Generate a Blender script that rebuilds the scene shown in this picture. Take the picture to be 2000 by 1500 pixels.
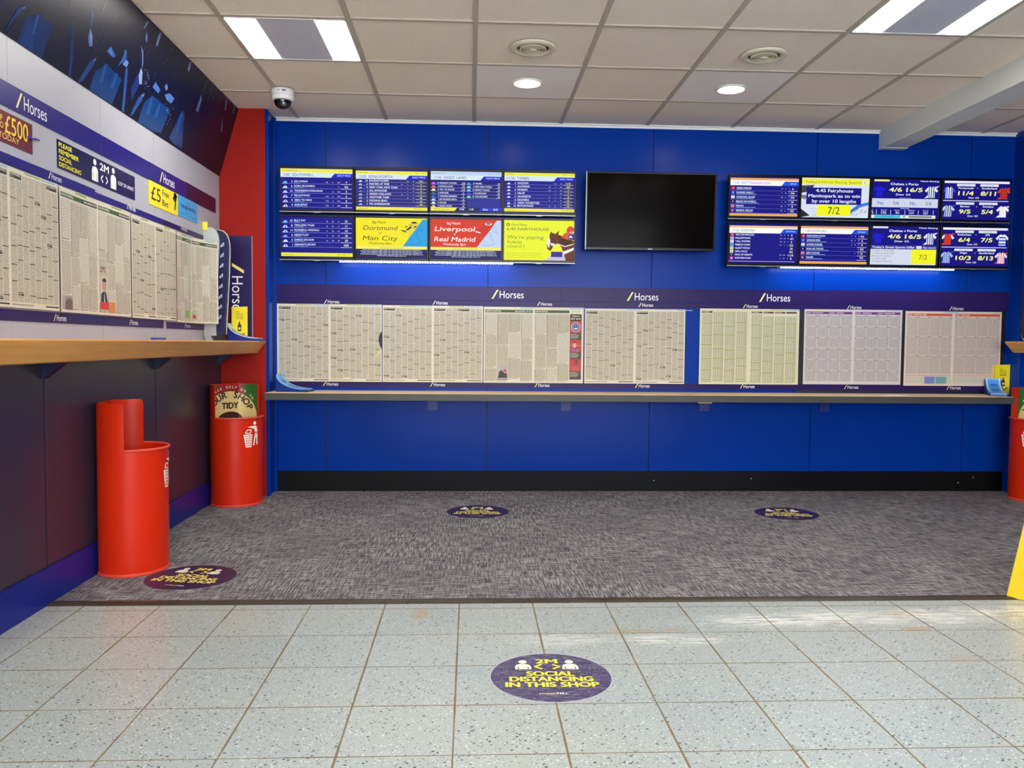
import bpy, bmesh, math, random
from mathutils import Vector, Matrix
from mathutils.geometry import tessellate_polygon
for _o in list(bpy.data.objects): bpy.data.objects.remove(_o)
SC = bpy.context.scene; COL = SC.collection
R = math.radians

# ---------------- camera, world, exposure, large lights ----------------
FPX, YAW, PIT, ROL, CAMH = 1631.8, 0.049555, 0.048562, 0.0086826, 1.0422
D, ZC = 5.847, 2.561            # back wall, ceiling height
XL, XR = -1.66, 4.10            # side walls
YF = -3.0                       # shop front behind the camera
YP, XP, XQ = 5.64, -1.35, 3.868  # face and inner edges of the two corner piers
_fw = Vector((math.sin(YAW)*math.cos(PIT), math.cos(YAW)*math.cos(PIT), -math.sin(PIT)))
_rt = Vector((math.cos(YAW), -math.sin(YAW), 0)); _up = _rt.cross(_fw)
_r2 = math.cos(ROL)*_rt + math.sin(ROL)*_up; _u2 = -math.sin(ROL)*_rt + math.cos(ROL)*_up
cd = bpy.data.cameras.new('camera'); cam = bpy.data.objects.new('camera', cd); COL.objects.link(cam)
cd.sensor_width = 36; cd.sensor_fit = 'HORIZONTAL'; cd.lens = FPX/2000*36; cd.clip_start = .05
M = Matrix((_r2, _u2, -_fw)).transposed().to_4x4(); M.translation = (0, 0, CAMH); cam.matrix_world = M
SC.camera = cam
w = bpy.data.worlds.new('world'); SC.world = w; w.use_nodes = True
w.node_tree.nodes['Background'].inputs[0].default_value = (.80, .84, .90, 1)
w.node_tree.nodes['Background'].inputs[1].default_value = 18.0       # overcast daylight outside the shop window
vs = SC.view_settings; vs.view_transform = 'Standard'; vs.look = 'None'; vs.exposure = 0.0; vs.gamma = 1; vs.use_curve_mapping = False
SC.display_settings.display_device = 'sRGB'
LAMP = 43.0      # brightness of the fluorescent ceiling strips
SPOT = 40.0       # brightness of the round downlights
LEDS = 90.0      # brightness of the cool strips under the monitors
SCREEN = 1.0

# ---------------- helpers ----------------
def ray_to(ax, v, px, py):
    """point of the photographed place seen at a pixel, on the plane axis=v (used for measuring)"""
    d = _fw + _r2*((px-1000)/FPX) - _u2*((py-750)/FPX)
    o = Vector((0, 0, CAMH)); return o + d*((v-o[ax])/d[ax])
def onD(px, py, Y=D): return ray_to(1, Y, px, py)
def onL(px, py, X=XL): return ray_to(0, X, px, py)
def onF(px, py, Z=0.0): return ray_to(2, Z, px, py)
def lin(c):
    return tuple(((x/255)/12.92 if x/255 <= .04045 else ((x/255+.055)/1.055)**2.4) for x in c[:3])
_mats = {}
def mat(col, rough=.6, spec=.5, emit=0, metal=0, coat=0, coat_rough=.1, name=None):
    key = (tuple(col), rough, spec, emit, metal, coat, coat_rough)
    if key in _mats: return _mats[key]
    m = bpy.data.materials.new(name or 'paint'); m.use_nodes = True
    b = m.node_tree.nodes['Principled BSDF']; l = lin(col)
    b.inputs['Base Color'].default_value = (*l, 1) if not emit else (.01, .01, .01, 1)
    b.inputs['Roughness'].default_value = rough; b.inputs['Specular IOR Level'].default_value = spec
    b.inputs['Metallic'].default_value = metal
    b.inputs['Coat Weight'].default_value = coat; b.inputs['Coat Roughness'].default_value = coat_rough
    if emit:
        b.inputs['Specular IOR Level'].default_value = spec if emit > 2 else .06
        b.inputs['Emission Color'].default_value = (*l, 1); b.inputs['Emission Strength'].default_value = emit
        if emit <= 2: m.cycles.emission_sampling = 'NONE'
    _mats[key] = m; return m
class NT:
    """tiny node writer"""
    def __init__(s, name, rough=.6, spec=.5, coat=0, coat_rough=.1):
        s.m = bpy.data.materials.new(name); s.m.use_nodes = True; s.t = s.m.node_tree
        s.b = s.t.nodes['Principled BSDF']; s.b.inputs['Roughness'].default_value = rough
        s.b.inputs['Specular IOR Level'].default_value = spec
        s.b.inputs['Coat Weight'].default_value = coat; s.b.inputs['Coat Roughness'].default_value = coat_rough
        s.tc = s.t.nodes.new('ShaderNodeTexCoord')
    def put(s, sock, v):
        if isinstance(v, bpy.types.NodeSocket): s.t.links.new(v, sock)
        elif isinstance(v, (tuple, list)) and sock.type == 'RGBA': sock.default_value = (*lin(v), 1)
        else: sock.default_value = v
    def n(s, typ, out=0, props=None, **k):
        nd = s.t.nodes.new(typ)
        for a, b in (props or {}).items(): setattr(nd, a, b)
        for a, v in k.items():
            a = a.replace('_', ' ')
            s.put(nd.inputs[int(a[1:])] if a[0] == 'i' and a[1:].isdigit() else nd.inputs[a], v)
        return nd.outputs[out]
    def math(s, op, a, b=0.0, c=None):
        k = dict(i0=a, i1=b)
        if c is not None: k['i2'] = c
        return s.n('ShaderNodeMath', props={'operation': op}, **k)
    def mapping(s, src, loc=(0, 0, 0), rot=(0, 0, 0), scale=(1, 1, 1)):
        return s.n('ShaderNodeMapping', Vector=src, Location=loc, Rotation=rot, Scale=scale)
    def noise(s, vec, scale, detail=2, rough=.5, out=0):
        return s.n('ShaderNodeTexNoise', out=out, Vector=vec, Scale=scale, Detail=detail, Roughness=rough)
    def ramp(s, f, a, b, lo=0.0, hi=1.0):
        return s.n('ShaderNodeMapRange', i0=f, i1=a, i2=b, i3=lo, i4=hi)
    def mix(s, f, a, b, mode='MIX'):
        nd = s.t.nodes.new('ShaderNodeMix'); nd.data_type = 'RGBA'; nd.blend_type = mode
        s.put(nd.inputs[0], f); s.put(nd.inputs[6], a); s.put(nd.inputs[7], b); return nd.outputs[2]
    def sep(s, v):
        nd = s.t.nodes.new('ShaderNodeSeparateXYZ'); s.put(nd.inputs[0], v); return nd.outputs
    def comb(s, x, y, z=0.0):
        return s.n('ShaderNodeCombineXYZ', i0=x, i1=y, i2=z)
    def bump(s, h, strength=.3, dist=.002):
        s.put(s.b.inputs['Normal'], s.n('ShaderNodeBump', Height=h, Strength=strength, Distance=dist))
    def base(s, c): s.put(s.b.inputs['Base Color'], c)

def link(o, parent=None):
    COL.objects.link(o)
    if parent is not None: o.parent = parent
    return o
def tag(o, label=None, cat=None, group=None, kind=None):
    if label: o['label'] = label
    if cat: o['category'] = cat
    if group: o['group'] = group
    if kind: o['kind'] = kind
    return o
def empty(name, loc, rot=(0, 0, 0), label=None, cat=None, group=None):
    o = bpy.data.objects.new(name, None); COL.objects.link(o); o.empty_display_size = .05
    o.location = loc; o.rotation_euler = rot; return tag(o, label, cat, group)
WALLROT = (R(90), 0, 0); LEFTROT = (R(90), 0, R(90)); RIGHTROT = (R(90), 0, R(-90))

class MB:
    """collects solid shapes into one mesh"""
    def __init__(s): s.v = []; s.f = []; s.mi = []; s.mats = []; s.sm = []
    def _m(s, m):
        if m not in s.mats: s.mats.append(m)
        return s.mats.index(m)
    def add(s, vs, fs, m, smooth=False):
        k = len(s.v); s.v += [tuple(v) for v in vs]; i = s._m(m)
        for f in fs: s.f.append([k+a for a in f]); s.mi.append(i); s.sm.append(smooth)
        return s
    def box(s, x0, y0, z0, x1, y1, z1, m):
        v = [(x, y, z) for z in (z0, z1) for y in (y0, y1) for x in (x0, x1)]
        return s.add(v, [(0, 2, 3, 1), (4, 5, 7, 6), (0, 1, 5, 4), (2, 6, 7, 3), (0, 4, 6, 2), (1, 3, 7, 5)], m)
    def prism(s, pts, axis, a, b, m, smooth=False):
        """pts 2D polygon ccw extruded along axis ('x': pts=(y,z), 'y': (x,z), 'z': (x,y))"""
        def P(p, t): return {'x': (t, p[0], p[1]), 'y': (p[0], t, p[1]), 'z': (p[0], p[1], t)}[axis]
        n = len(pts); v = [P(p, a) for p in pts]+[P(p, b) for p in pts]
        s.add(v, [tuple(range(n)), tuple(range(2*n-1, n-1, -1))], m)
        return s.add(v, [(i, (i+1) % n, n+(i+1) % n, n+i) for i in range(n)], m, smooth)
    def lathe(s, prof, m, c=(0, 0, 0), n=40, sx=1, sy=1, cap=True):
        v = []; f = []
        for r, z in prof:
            for i in range(n):
                a = 2*math.pi*i/n; v.append((c[0]+sx*r*math.cos(a), c[1]+sy*r*math.sin(a), c[2]+z))
        for j in range(len(prof)-1):
            for i in range(n):
                f.append((j*n+i, j*n+(i+1) % n, (j+1)*n+(i+1) % n, (j+1)*n+i))
        s.add(v, f, m, True)
        if cap:
            s.add([v[i] for i in range(n)], [tuple(range(n))[::-1]], m)
            s.add([v[(len(prof)-1)*n+i] for i in range(n)], [tuple(range(n))], m)
        return s
    def tube(s, path, r, m, n=8, closed=False):
        v = []; f = []; P = [Vector(p) for p in path]; L = len(P)
        for i, p in enumerate(P):
            a = P[(i-1) % L] if (closed or i > 0) else p; b = P[(i+1) % L] if (closed or i < L-1) else p
            t = (b-a).normalized(); ref = Vector((0, 0, 1)) if abs(t.z) < .9 else Vector((1, 0, 0))
            s1 = t.cross(ref).normalized(); s2 = t.cross(s1)
            for k in range(n):
                an = 2*math.pi*k/n; v.append(p+s1*r*math.cos(an)+s2*r*math.sin(an))
        for i in range(L if closed else L-1):
            for k in range(n):
                j = (i+1) % L; f.append((i*n+k, i*n+(k+1) % n, j*n+(k+1) % n, j*n+k))
        if not closed: f += [tuple(range(n)), tuple(range((L-1)*n+n-1, (L-1)*n-1, -1))]
        return s.add(v, f, m, True)
    def build(s, name, parent=None, bevel=0, loc=None, rot=None):
        me = bpy.data.meshes.new(name); me.from_pydata(s.v, [], s.f)
        for m in s.mats: me.materials.append(m)
        me.polygons.foreach_set('material_index', s.mi); me.polygons.foreach_set('use_smooth', s.sm)
        bm = bmesh.new(); bm.from_mesh(me); bmesh.ops.recalc_face_normals(bm, faces=bm.faces[:]); bm.to_mesh(me); bm.free()
        me.update(); o = bpy.data.objects.new(name, me); link(o, parent)
        if loc: o.location = loc
        if rot: o.rotation_euler = rot
        if bevel:
            b = o.modifiers.new('bevel', 'BEVEL'); b.width = bevel; b.segments = 2; b.limit_method = 'ANGLE'; b.angle_limit = R(40)
        return o

_tc = {}
def glyphs(s, weight=0, space=1.0):
    weight = 0; key = (s, weight, space)
    if key in _tc: return _tc[key]
    cu = bpy.data.curves.new('t', 'FONT'); cu.body = s; cu.size = 1; cu.resolution_u = 4; cu.offset = weight
    cu.fill_mode = 'FRONT'; cu.space_character = space
    o = bpy.data.objects.new('t', cu); me = bpy.data.meshes.new_from_object(o)
    vs = [(v.co.x, v.co.y) for v in me.vertices]; fs = [tuple(p.vertices) for p in me.polygons]
    bpy.data.objects.remove(o); bpy.data.curves.remove(cu); bpy.data.meshes.remove(me)
    xs = [v[0] for v in vs] or [0]; _tc[key] = (vs, fs, min(xs), max(xs)); return _tc[key]
_h = glyphs('H'); CAPH = max(v[1] for v in _h[0])

class Flat:
    """printed or displayed surface: flat coloured shapes in thin layers; u right, v up"""
    def __init__(s, mf=None): s.v = []; s.f = []; s.mi = []; s.mats = []; s.mf = mf or (lambda c: mat(c, .55))
    def _m(s, c):
        m = c if isinstance(c, bpy.types.Material) else s.mf(c)
        if m not in s.mats: s.mats.append(m)
        return s.mats.index(m)
    def raw(s, pts, faces, c, l):
        k = len(s.v); s.v += [(p[0], p[1], l) for p in pts]; i = s._m(c)
        for f in faces: s.f.append([k+a for a in f]); s.mi.append(i)
    def poly(s, pts, c, l=1): s.raw(pts, [tuple(range(len(pts)))], c, l)
    def rect(s, x0, y0, x1, y1, c, l=1, nx=1, sk=0):
        for i in range(nx):
            a = x0+(x1-x0)*i/nx; b = x0+(x1-x0)*(i+1)/nx
            s.poly([(a, y0), (b, y0), (b+sk, y1), (a+sk, y1)], c, l)
    def disc(s, x, y, rx, ry, c, l=2, n=24, a0=0, a1=360):
        s.poly([(x+rx*math.cos(R(a0+(a1-a0)*i/n)), y+ry*math.sin(R(a0+(a1-a0)*i/n))) for i in range(n+(0 if a1-a0 == 360 else 1))], c, l)
    def line(s, pts, wd, c, l=2):
        for (x0, y0), (x1, y1) in zip(pts, pts[1:]):
            L = math.hypot(x1-x0, y1-y0) or 1; nx, ny = -(y1-y0)/L*wd/2, (x1-x0)/L*wd/2
            s.poly([(x0-nx, y0-ny), (x1-nx, y1-ny), (x1+nx, y1+ny), (x0+nx, y0+ny)], c, l)
    def text(s, t, x, y, h, c, al='L', w=None, shear=0, weight=0, l=3, rot=0, space=1.0):
        """h = height of a capital, w = forced width, y = baseline"""
        vs, fs, a, b = glyphs(t, weight, space); k = h/CAPH; kx = k if w is None else w/max(b-a, 1e-6)
        off = {'L': 0, 'C': -(b-a)*kx/2, 'R': -(b-a)*kx}[al]; cr, sr = math.cos(R(rot)), math.sin(R(rot)); out = []
        for u, v in vs:
            X = (u-a)*kx+off+shear*v*k; Y = v*k; out.append((x+X*cr-Y*sr, y+X*sr+Y*cr))
        if weight:   # a bolder stroke: the same letters set again a hair to each side
            e = weight*.55*h/CAPH*(1 if w is None else min(1.6, kx/k))
            for i_, (du, dv) in enumerate(((-e, 0), (e, 0), (0, e*.7), (0, -e*.7))): s.raw([(p_[0]+du, p_[1]+dv) for p_ in out], fs, c, l+.04*(i_+1))
        else: s.raw(out, fs, c, l)
    def build(s, name, parent=None, mp=None, lay=.0004, loc=None, rot=None, scale=1.0, strip=0):
        mp = mp or (lambda u, v, w: (u, v, w))
        if strip:    # cut every shape into narrow upright slices so that it can follow a curved surface
            V, F, I = s.v, s.f, s.mi; s.v, s.f, s.mi = [], [], []
            for face, mi in zip(F, I):
                P = [V[a] for a in face]; l = P[0][2]
                tris = [[P[a] for a in t_] for t_ in tessellate_polygon([[Vector((p[0], p[1], 0)) for p in P]])] if len(P) > 4 else [P]
                for T in tris:
                    lo = min(p[0] for p in T); hi = max(p[0] for p in T); k = math.floor(lo/strip)
                    while k*strip < hi-1e-9:
                        Q = [(p[0], p[1]) for p in T]
                        for sgn, lim in ((1, k*strip), (-1, (k+1)*strip)):
                            out = []
                            for i in range(len(Q)):
                                a, b = Q[i], Q[(i+1) % len(Q)]; da, db = sgn*(a[0]-lim), sgn*(b[0]-lim)
                                if da >= 0: out.append(a)
                                if (da > 0 > db) or (da < 0 < db): t_ = da/(da-db); out.append((a[0]+(b[0]-a[0])*t_, a[1]+(b[1]-a[1])*t_))
                            Q = out
                            if len(Q) < 3: break
                        if len(Q) >= 3: n0 = len(s.v); s.v += [(q[0], q[1], l) for q in Q]; s.f.append(list(range(n0, n0+len(Q)))); s.mi.append(mi)
                        k += 1
        me = bpy.data.meshes.new(name); me.from_pydata([mp(a*scale, b*scale, c*lay) for a, b, c in s.v], [], s.f)
        for m in s.mats: me.materials.append(m)
        me.polygons.foreach_set('material_index', s.mi); me.update()
        o = bpy.data.objects.new(name, me); link(o, parent)
        if loc: o.location = loc
        if rot: o.rotation_euler = rot
        return o

# ---------------- materials ----------------
def m_blue_wall():
    t = NT('blue_wall_paint', rough=.25, spec=.11)
    v = t.tc.outputs['Object']; n = t.noise(v, 3, 3)
    t.base(t.mix(n, (0, 47, 141), (0, 55, 152)))
    t.bump(t.noise(v, 260, 2), .05, .001); return t.m
def m_ceiling():
    t = NT('mineral_fibre_tile', rough=.95, spec=.1); v = t.tc.outputs['Object']
    a = t.noise(v, 90, 3, .7); pits = t.ramp(t.noise(v, 95, 2, .6), .27, .35)
    c = t.mix(a, (240, 228, 208), (250, 239, 222)); t.base(t.mix(pits, (212, 200, 182), c)); t.bump(t.math('MULTIPLY', a, pits), .5, .004); return t.m
def m_tile():
    t = NT('speckled_vinyl_tile', rough=.34, spec=.45); S = .29327; v = t.tc.outputs['Object']
    p = t.mapping(v, loc=(.03958/S+40, -2.9498/S+40, 0), scale=(1/S, 1/S, 1)); x, y, _ = t.sep(p)
    fx = t.math('FRACT', x); fy = t.math('FRACT', y); cell = t.comb(t.math('FLOOR', x), t.math('FLOOR', y))
    ex = t.math('MINIMUM', fx, t.math('SUBTRACT', 1.0, fx)); ey = t.math('MINIMUM', fy, t.math('SUBTRACT', 1.0, fy))
    gw = t.ramp(t.noise(v, 4, 2), .35, .65, .007, .012)
    grout = t.math('LESS_THAN', t.math('MINIMUM', t.math('MULTIPLY', ex, 1.0), t.math('MULTIPLY', ey, 1.25)), gw)
    tone = t.n('ShaderNodeTexWhiteNoise', Vector=cell, props={'noise_dimensions': '3D'})
    c = t.mix(tone, (152, 165, 168), (162, 173, 173))
    c = t.mix(t.ramp(t.noise(v, .8, 2), .3, .7), c, (172, 176, 168))
    c = t.mix(t.math('MULTIPLY', t.noise(v, 160, 3, .8), .16), c, (196, 203, 200))
    for sc, thr, col, off, keep in ((62, .15, (44, 48, 52), 0, .24), (75, .13, (222, 228, 226), 7.3, .18), (150, .2, (70, 78, 84), 3.1, .22), (130, .2, (214, 221, 220), 11.7, .16)):
        q = t.mapping(t.mapping(v, loc=(off, off, 0)), scale=(1, 1.35, 1), rot=(0, 0, .5))
        d = t.n('ShaderNodeTexVoronoi', Vector=q, Scale=float(sc), props={'feature': 'F1', 'voronoi_dimensions': '2D'})
        cc = t.n('ShaderNodeTexVoronoi', out=1, Vector=q, Scale=float(sc), props={'feature': 'F1', 'voronoi_dimensions': '2D'})
        k = t.math('MULTIPLY', t.math('LESS_THAN', d, t.math('MULTIPLY', t.sep(cc)[1], thr*1.9)), t.math('LESS_THAN', t.sep(cc)[0], keep))
        c = t.mix(k, c, col)
    # old spill marks near the carpet edge: ochre patches and chalky scuffs
    X, Y, _ = t.sep(v)
    def blob(cx, cy, rx, ry, th0=.95, th1=.35, ns=9):
        a = t.math('POWER', t.math('DIVIDE', t.math('SUBTRACT', X, cx), rx), 2.0); b = t.math('POWER', t.math('DIVIDE', t.math('SUBTRACT', Y, cy), ry), 2.0)
        r = t.math('ADD', t.math('SQRT', t.math('ADD', a, b)), t.math('MULTIPLY', t.math('SUBTRACT', t.noise(v, ns, 4, .7), .5), 2.2)); return t.ramp(r, th1, th0, 1.0, 0.0)
    for px, py, rx, ry, k in ((820, 1200, .05, .07, .5), (1225, 1232, .09, .03, .7), (1320, 1231, .07, .03, .6), (1765, 1198, .16, .05, .6), (1640, 1212, .10, .03, .35), (1790, 1228, .06, .03, .6), (1890, 1285, .1, .05, .25), (1960, 1200, .12, .08, .35)):
        q = onF(px, py); c = t.mix(t.math('MULTIPLY', blob(q.x, q.y, rx, ry), k), c, (176, 140, 72))
    streak = t.ramp(t.noise(t.mapping(v, rot=(0, 0, -.25), scale=(2.2, 22, 1)), 3.0, 5, .75), .44, .56)
    for px, py, rx, ry, k in ((1500, 1212, .30, .08, .9), (1640, 1204, .34, .09, .95), (1850, 1206, .26, .10, 1.0), (1960, 1195, .25, .08, .9), (1125, 1250, .25, .06, .6), (1330, 1250, .18, .05, .8)):
        q = onF(px, py); c = t.mix(t.math('MULTIPLY', t.math('MULTIPLY', blob(q.x, q.y, rx, ry, 1.3, .3, 5), streak), k), c, (235, 236, 226))
    gc = t.mix(t.noise(v, 7, 3), (92, 76, 50), (150, 132, 98))
    t.base(t.mix(grout, c, gc)); t.put(t.b.inputs['Roughness'], t.mix(grout, (150, 150, 150), (225, 225, 225)))
    t.bump(t.math('ADD', t.math('MULTIPLY', grout, -1.0), t.math('MULTIPLY', t.noise(v, 120, 2), .12)), .4, .0015); return t.m
def m_carpet():
    t = NT('woven_carpet', rough=.95, spec=.08); v = t.tc.outputs['Object']
    def strands(sx, sy, s0): return t.ramp(t.noise(t.mapping(v, scale=(sx, sy, 1)), s0, 4, .75), .45, .60)
    a = strands(1, 16, 9); b = strands(16, 1, 9); fine = t.noise(v, 260, 3, .8)
    x, y, _ = t.sep(t.mapping(v, scale=(2, 2, 1)))
    chk = t.math('MODULO', t.math('ADD', t.math('FLOOR', t.math('ADD', x, 20)), t.math('FLOOR', y)), 2.0)
    zone = t.ramp(t.noise(v, 1.6, 3, .6), .38, .62)
    k = t.math('ADD', t.math('MULTIPLY', a, t.ramp(zone, 0, 1, .75, .35)), t.math('MULTIPLY', b, t.ramp(zone, 0, 1, .30, .7)))
    k = t.math('MULTIPLY', k, t.ramp(fine, .35, .65, .45, 1.15)); k = t.math('MULTIPLY', k, t.ramp(chk, 0, 1, .85, 1.0))
    c = t.mix(t.noise(v, 120, 2, .7), (46, 46, 58), (66, 64, 76))
    t.base(t.mix(k, c, (206, 200, 196))); t.bump(fine, .8, .004); return t.m
def m_wood(c1=(204, 142, 70), c2=(224, 166, 92), rough=.38, axis=0):
    t = NT('beech_laminate', rough=rough, spec=.4); v = t.tc.outputs['Object']
    s = (1.5, 26, 26) if axis == 0 else (26, 1.5, 26)
    n = t.noise(t.mapping(v, scale=s), 1.6, 5, .65); t.base(t.mix(t.ramp(n, .3, .7), c1, c2)); return t.m
def m_wall_dark():
    t = NT('dark_gloss_panel', rough=.30, spec=.35, coat=0, coat_rough=.15); v = t.tc.outputs['Object']
    t.base(t.mix(t.noise(v, 2.2, 2), (48, 42, 56), (56, 48, 64))); t.bump(t.noise(v, 200, 2), .05, .001); return t.m
def m_grey_wall():
    t = NT('grey_slat_panel', rough=.42, spec=.4); v = t.tc.outputs['Object']
    t.base(t.mix(t.noise(v, 5, 3), (168, 168, 178), (182, 182, 190))); return t.m
def m_noise2(name, a, b, sc=6, rough=.5, spec=.4, bump=0, bs=200, coat=0):
    t = NT(name, rough=rough, spec=spec, coat=coat, coat_rough=.2); v = t.tc.outputs['Object']
    t.base(t.mix(t.noise(v, sc, 3), a, b))
    if bump: t.bump(t.noise(v, bs, 2), bump, .002)
    return t.m
BLUE = m_blue_wall(); CEIL = m_ceiling(); TILE = m_tile(); CARPET = m_carpet(); WOOD = m_wood(); WOODY = m_wood(axis=1); WOODL = m_wood((232, 194, 138), (244, 210, 158))
DARKP = m_wall_dark(); GREYP = m_grey_wall()
RED_WALL = m_noise2('red_wall_paint', (146, 22, 14), (158, 28, 18), 3, .5, .15)
NAVYSKIRT = m_noise2('navy_skirting', (10, 26, 110), (16, 36, 128), 4, .3, .2)
WHITE_WALL = m_noise2('white_plaster', (214, 212, 208), (226, 224, 218), 3, .8)
BEAM = m_noise2('beam_paint', (214, 218, 214), (224, 226, 220), 4, .6)
TBAR = m_noise2('white_t_bar', (186, 176, 158), (192, 182, 164), 5, .5)
BLACKSK = m_noise2('black_skirting', (6, 8, 9), (10, 11, 12), 5, .5, .15)
EDGE = m_noise2('grey_ledge_edge', (62, 62, 56), (74, 74, 68), 8, .45)
BINRED = m_noise2('red_bin_enamel', (200, 36, 6), (208, 43, 10), 5, .34, .22, .03, 90)
BINRIM = m_noise2('red_rubber_rim', (216, 66, 48), (226, 76, 56), 9, .4)
HEAD = m_noise2('purple_header_card', (38, 24, 80), (46, 30, 92), 3, .3, .14)
HEADN = m_noise2('navy_header_card', (34, 26, 112), (44, 34, 126), 3, .3)
BLACKG = mat((9, 9, 11), .18, name='gloss_black'); BLACKM = mat((16, 16, 18), .5, name='matt_black'); SILVER = mat((150, 148, 146), .35, metal=.7, name='silver_trim')
WHITE = mat((238, 238, 236), .5, name='white'); YELL = (238, 226, 40)
# ---------------- the setting ----------------
def struct(o): return tag(o, kind='structure')
CE = 3.335   # carpet edge
b = MB(); b.box(XL-.05, YF-.05, -.1, XR+.05, CE, 0, TILE); struct(b.build('floor'))
b = MB(); b.box(XL-.05, CE, -.1, XR+.05, D+.05, .004, CARPET); struct(b.build('floor_carpet'))
STRIP = m_noise2('worn_brass_strip', (38, 32, 26), (72, 62, 46), 14, .4, .4)
b = MB(); b.prism([(CE-.032, 0), (CE+.014, 0), (CE+.014, .007), (CE-.006, .010), (CE-.024, .006)], 'x', XL, XR, STRIP); struct(b.build('trim_1'))
# back wall of glossy blue boards with fine joints
BX = [XP-.05, -1.0, .115, 1.265, 2.43, 3.55, XQ+.05]
b = MB(); b.box(XL-.05, D+.012, 0, XR+.05, D+.1, ZC+.1, mat((4, 14, 60), .5, name='joint_backing'))
for x0, x1 in zip(BX, BX[1:]): b.box(x0+.0022, D, .0, x1-.0022, D+.012, ZC, BLUE)
struct(b.build('wall_back', bevel=.0012))
# corner piers: red face on the left, blue on the right
b = MB(); b.box(XL, YP, 0, XP-.012, D+.02, ZC+.05, RED_WALL); b.box(XP-.012, YP+.001, 0, XP, D+.02, ZC+.05, BLUE)
b.box(XP-.004, YP-.006, 0, XP+.012, YP+.012, ZC, BLUE); b.box(XP-.002, D-.028, 0, XP+.016, D, ZC, BLUE); struct(b.build('wall_left_pier', bevel=.002))
b = MB(); b.box(XQ, 5.72, 0, XR, D+.02, ZC+.05, BLUE); struct(b.build('wall_right_pier', bevel=.002))
# left wall: grey boards above the counter, dark boards below
YS = [YF, -1.2, -.1, 1.0, 2.15, 3.334, 4.486, YP]
b = MB(); b.box(XL-.1, YF-.05, 0, XL-.011, YP+.1, ZC+.1, mat((6, 5, 8), .9, .1, name='joint_backing_dark'))
for y0, y1 in zip(YS, YS[1:]): b.box(XL-.011, y0+.005, .14, XL, y1-.005, 1.0, DARKP)
YG = [YF, -1.0, .25, 1.5, 2.7, 3.12, 3.87, 4.50, YP]
for y0, y1 in zip(YG, YG[1:]): b.box(XL-.011, y0+.0012, 1.0, XL, y1-.0012, 2.2, GREYP)
struct(b.build('wall_left'))
# sloping fascia between the grey boards and the ceiling, printed with a dark rain of blue light
SP0 = Vector((XL+.004, 0, 2.122)); SP1 = Vector((-1.53, 0, ZC)); SLEN = (SP1-SP0).length
NAVYM = m_noise2('night_mural_print', (8, 12, 34), (14, 16, 42), 2.4, .34, .25)
b = MB(); b.prism([(SP0.x, SP0.z), (SP1.x, SP1.z), (SP1.x-.1, SP1.z+.05), (XL-.05, ZC+.05), (XL-.05, 2.122)], 'y', YF, YP, NAVYM); fas = struct(b.build('wall_left_fascia'))
sn = (SP1-SP0).normalized(); snn = Vector((sn.z, 0, -sn.x))      # up along the slope and outward normal
def onS(px, py):
    d = _fw + _r2*((px-1000)/FPX) - _u2*((py-750)/FPX); o = Vector((0, 0, CAMH)); p = o + d*((SP0-o).dot(snn)/d.dot(snn))
    return (p.y, (p-SP0).dot(sn))
fl = Flat(lambda c: mat(c, .25))
def mur(pts, c, l=1, dy=0, z=4.0):
    q = [onS(x/z, y/z) for x, y in pts]; q = [(a+dy, max(.001, min(SLEN-.001, v))) for a, v in q]; fl.poly(q, c, l)
BEAMC = ((10, 44, 100), (14, 58, 120), (34, 78, 142), (96, 122, 178), (142, 158, 198))
def motif(dy):
    mur([(120, 355), (200, 130), (300, 110), (410, 190), (320, 480), (270, 475)], BEAMC[0], 1, dy)
    mur([(150, 350), (215, 180), (290, 170), (240, 430)], BEAMC[1], 2, dy)
    mur([(245, 260), (285, 110), (305, 115), (262, 275)], BEAMC[2], 3, dy)
    mur([(20, 285), (140, 60), (195, 45), (185, 70), (120, 140)], BEAMC[1], 2, dy); mur([(160, 66), (198, 45), (190, 68)], BEAMC[3], 3, dy)
    mur([(535, 590), (560, 230), (540, 190), (575, 215), (572, 420), (550, 600)], (24, 52, 112), 1, dy)
    mur([(712, 70), (726, 120), (712, 212), (706, 210), (718, 120)], BEAMC[3], 2, dy)
    mur([(685, 300), (702, 215), (722, 270), (722, 360), (695, 362)], BEAMC[3], 2, dy); mur([(700, 290), (708, 240), (716, 300), (708, 340)], BEAMC[4], 3, dy)
    rr = random.Random(int(dy*100)+5)
    for k in range(22):
        x = 730+rr.random()*60; y = 240+rr.random()*160; s = 1.2+rr.random()*2.4; mur([(x, y), (x+s, y-s*1.6), (x+s*1.4, y+s)], BEAMC[3 if k % 3 else 4], 3, dy)
    mur([(830, 400), (865, 360), (905, 440), (880, 450)], (60, 100, 172), 2, dy); mur([(845, 400), (866, 368), (880, 440)], (92, 130, 196), 3, dy)
    mur([(915, 525), (960, 440), (975, 380), (990, 400), (985, 470), (940, 500)], (52, 92, 160), 2, dy); mur([(955, 500), (985, 465), (1005, 490), (985, 525)], (110, 140, 200), 3, dy)
for dy in (0,): motif(dy)
mur([(600, 665), (700, 480), (752, 452), (735, 500), (640, 640)], (30, 66, 130), 1); mur([(722, 466), (752, 450), (742, 474)], BEAMC[3], 3)
mur([(690, 720), (740, 560), (830, 500), (950, 620), (870, 830)], BEAMC[1], 1); mur([(775, 640), (815, 500), (838, 500), (800, 640)], BEAMC[2], 2); mur([(860, 690), (900, 570), (920, 575), (885, 690)], BEAMC[2], 2)
mur([(940, 900), (975, 560), (985, 520), (998, 540), (985, 700), (960, 900)], (40, 80, 150), 2)
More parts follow.
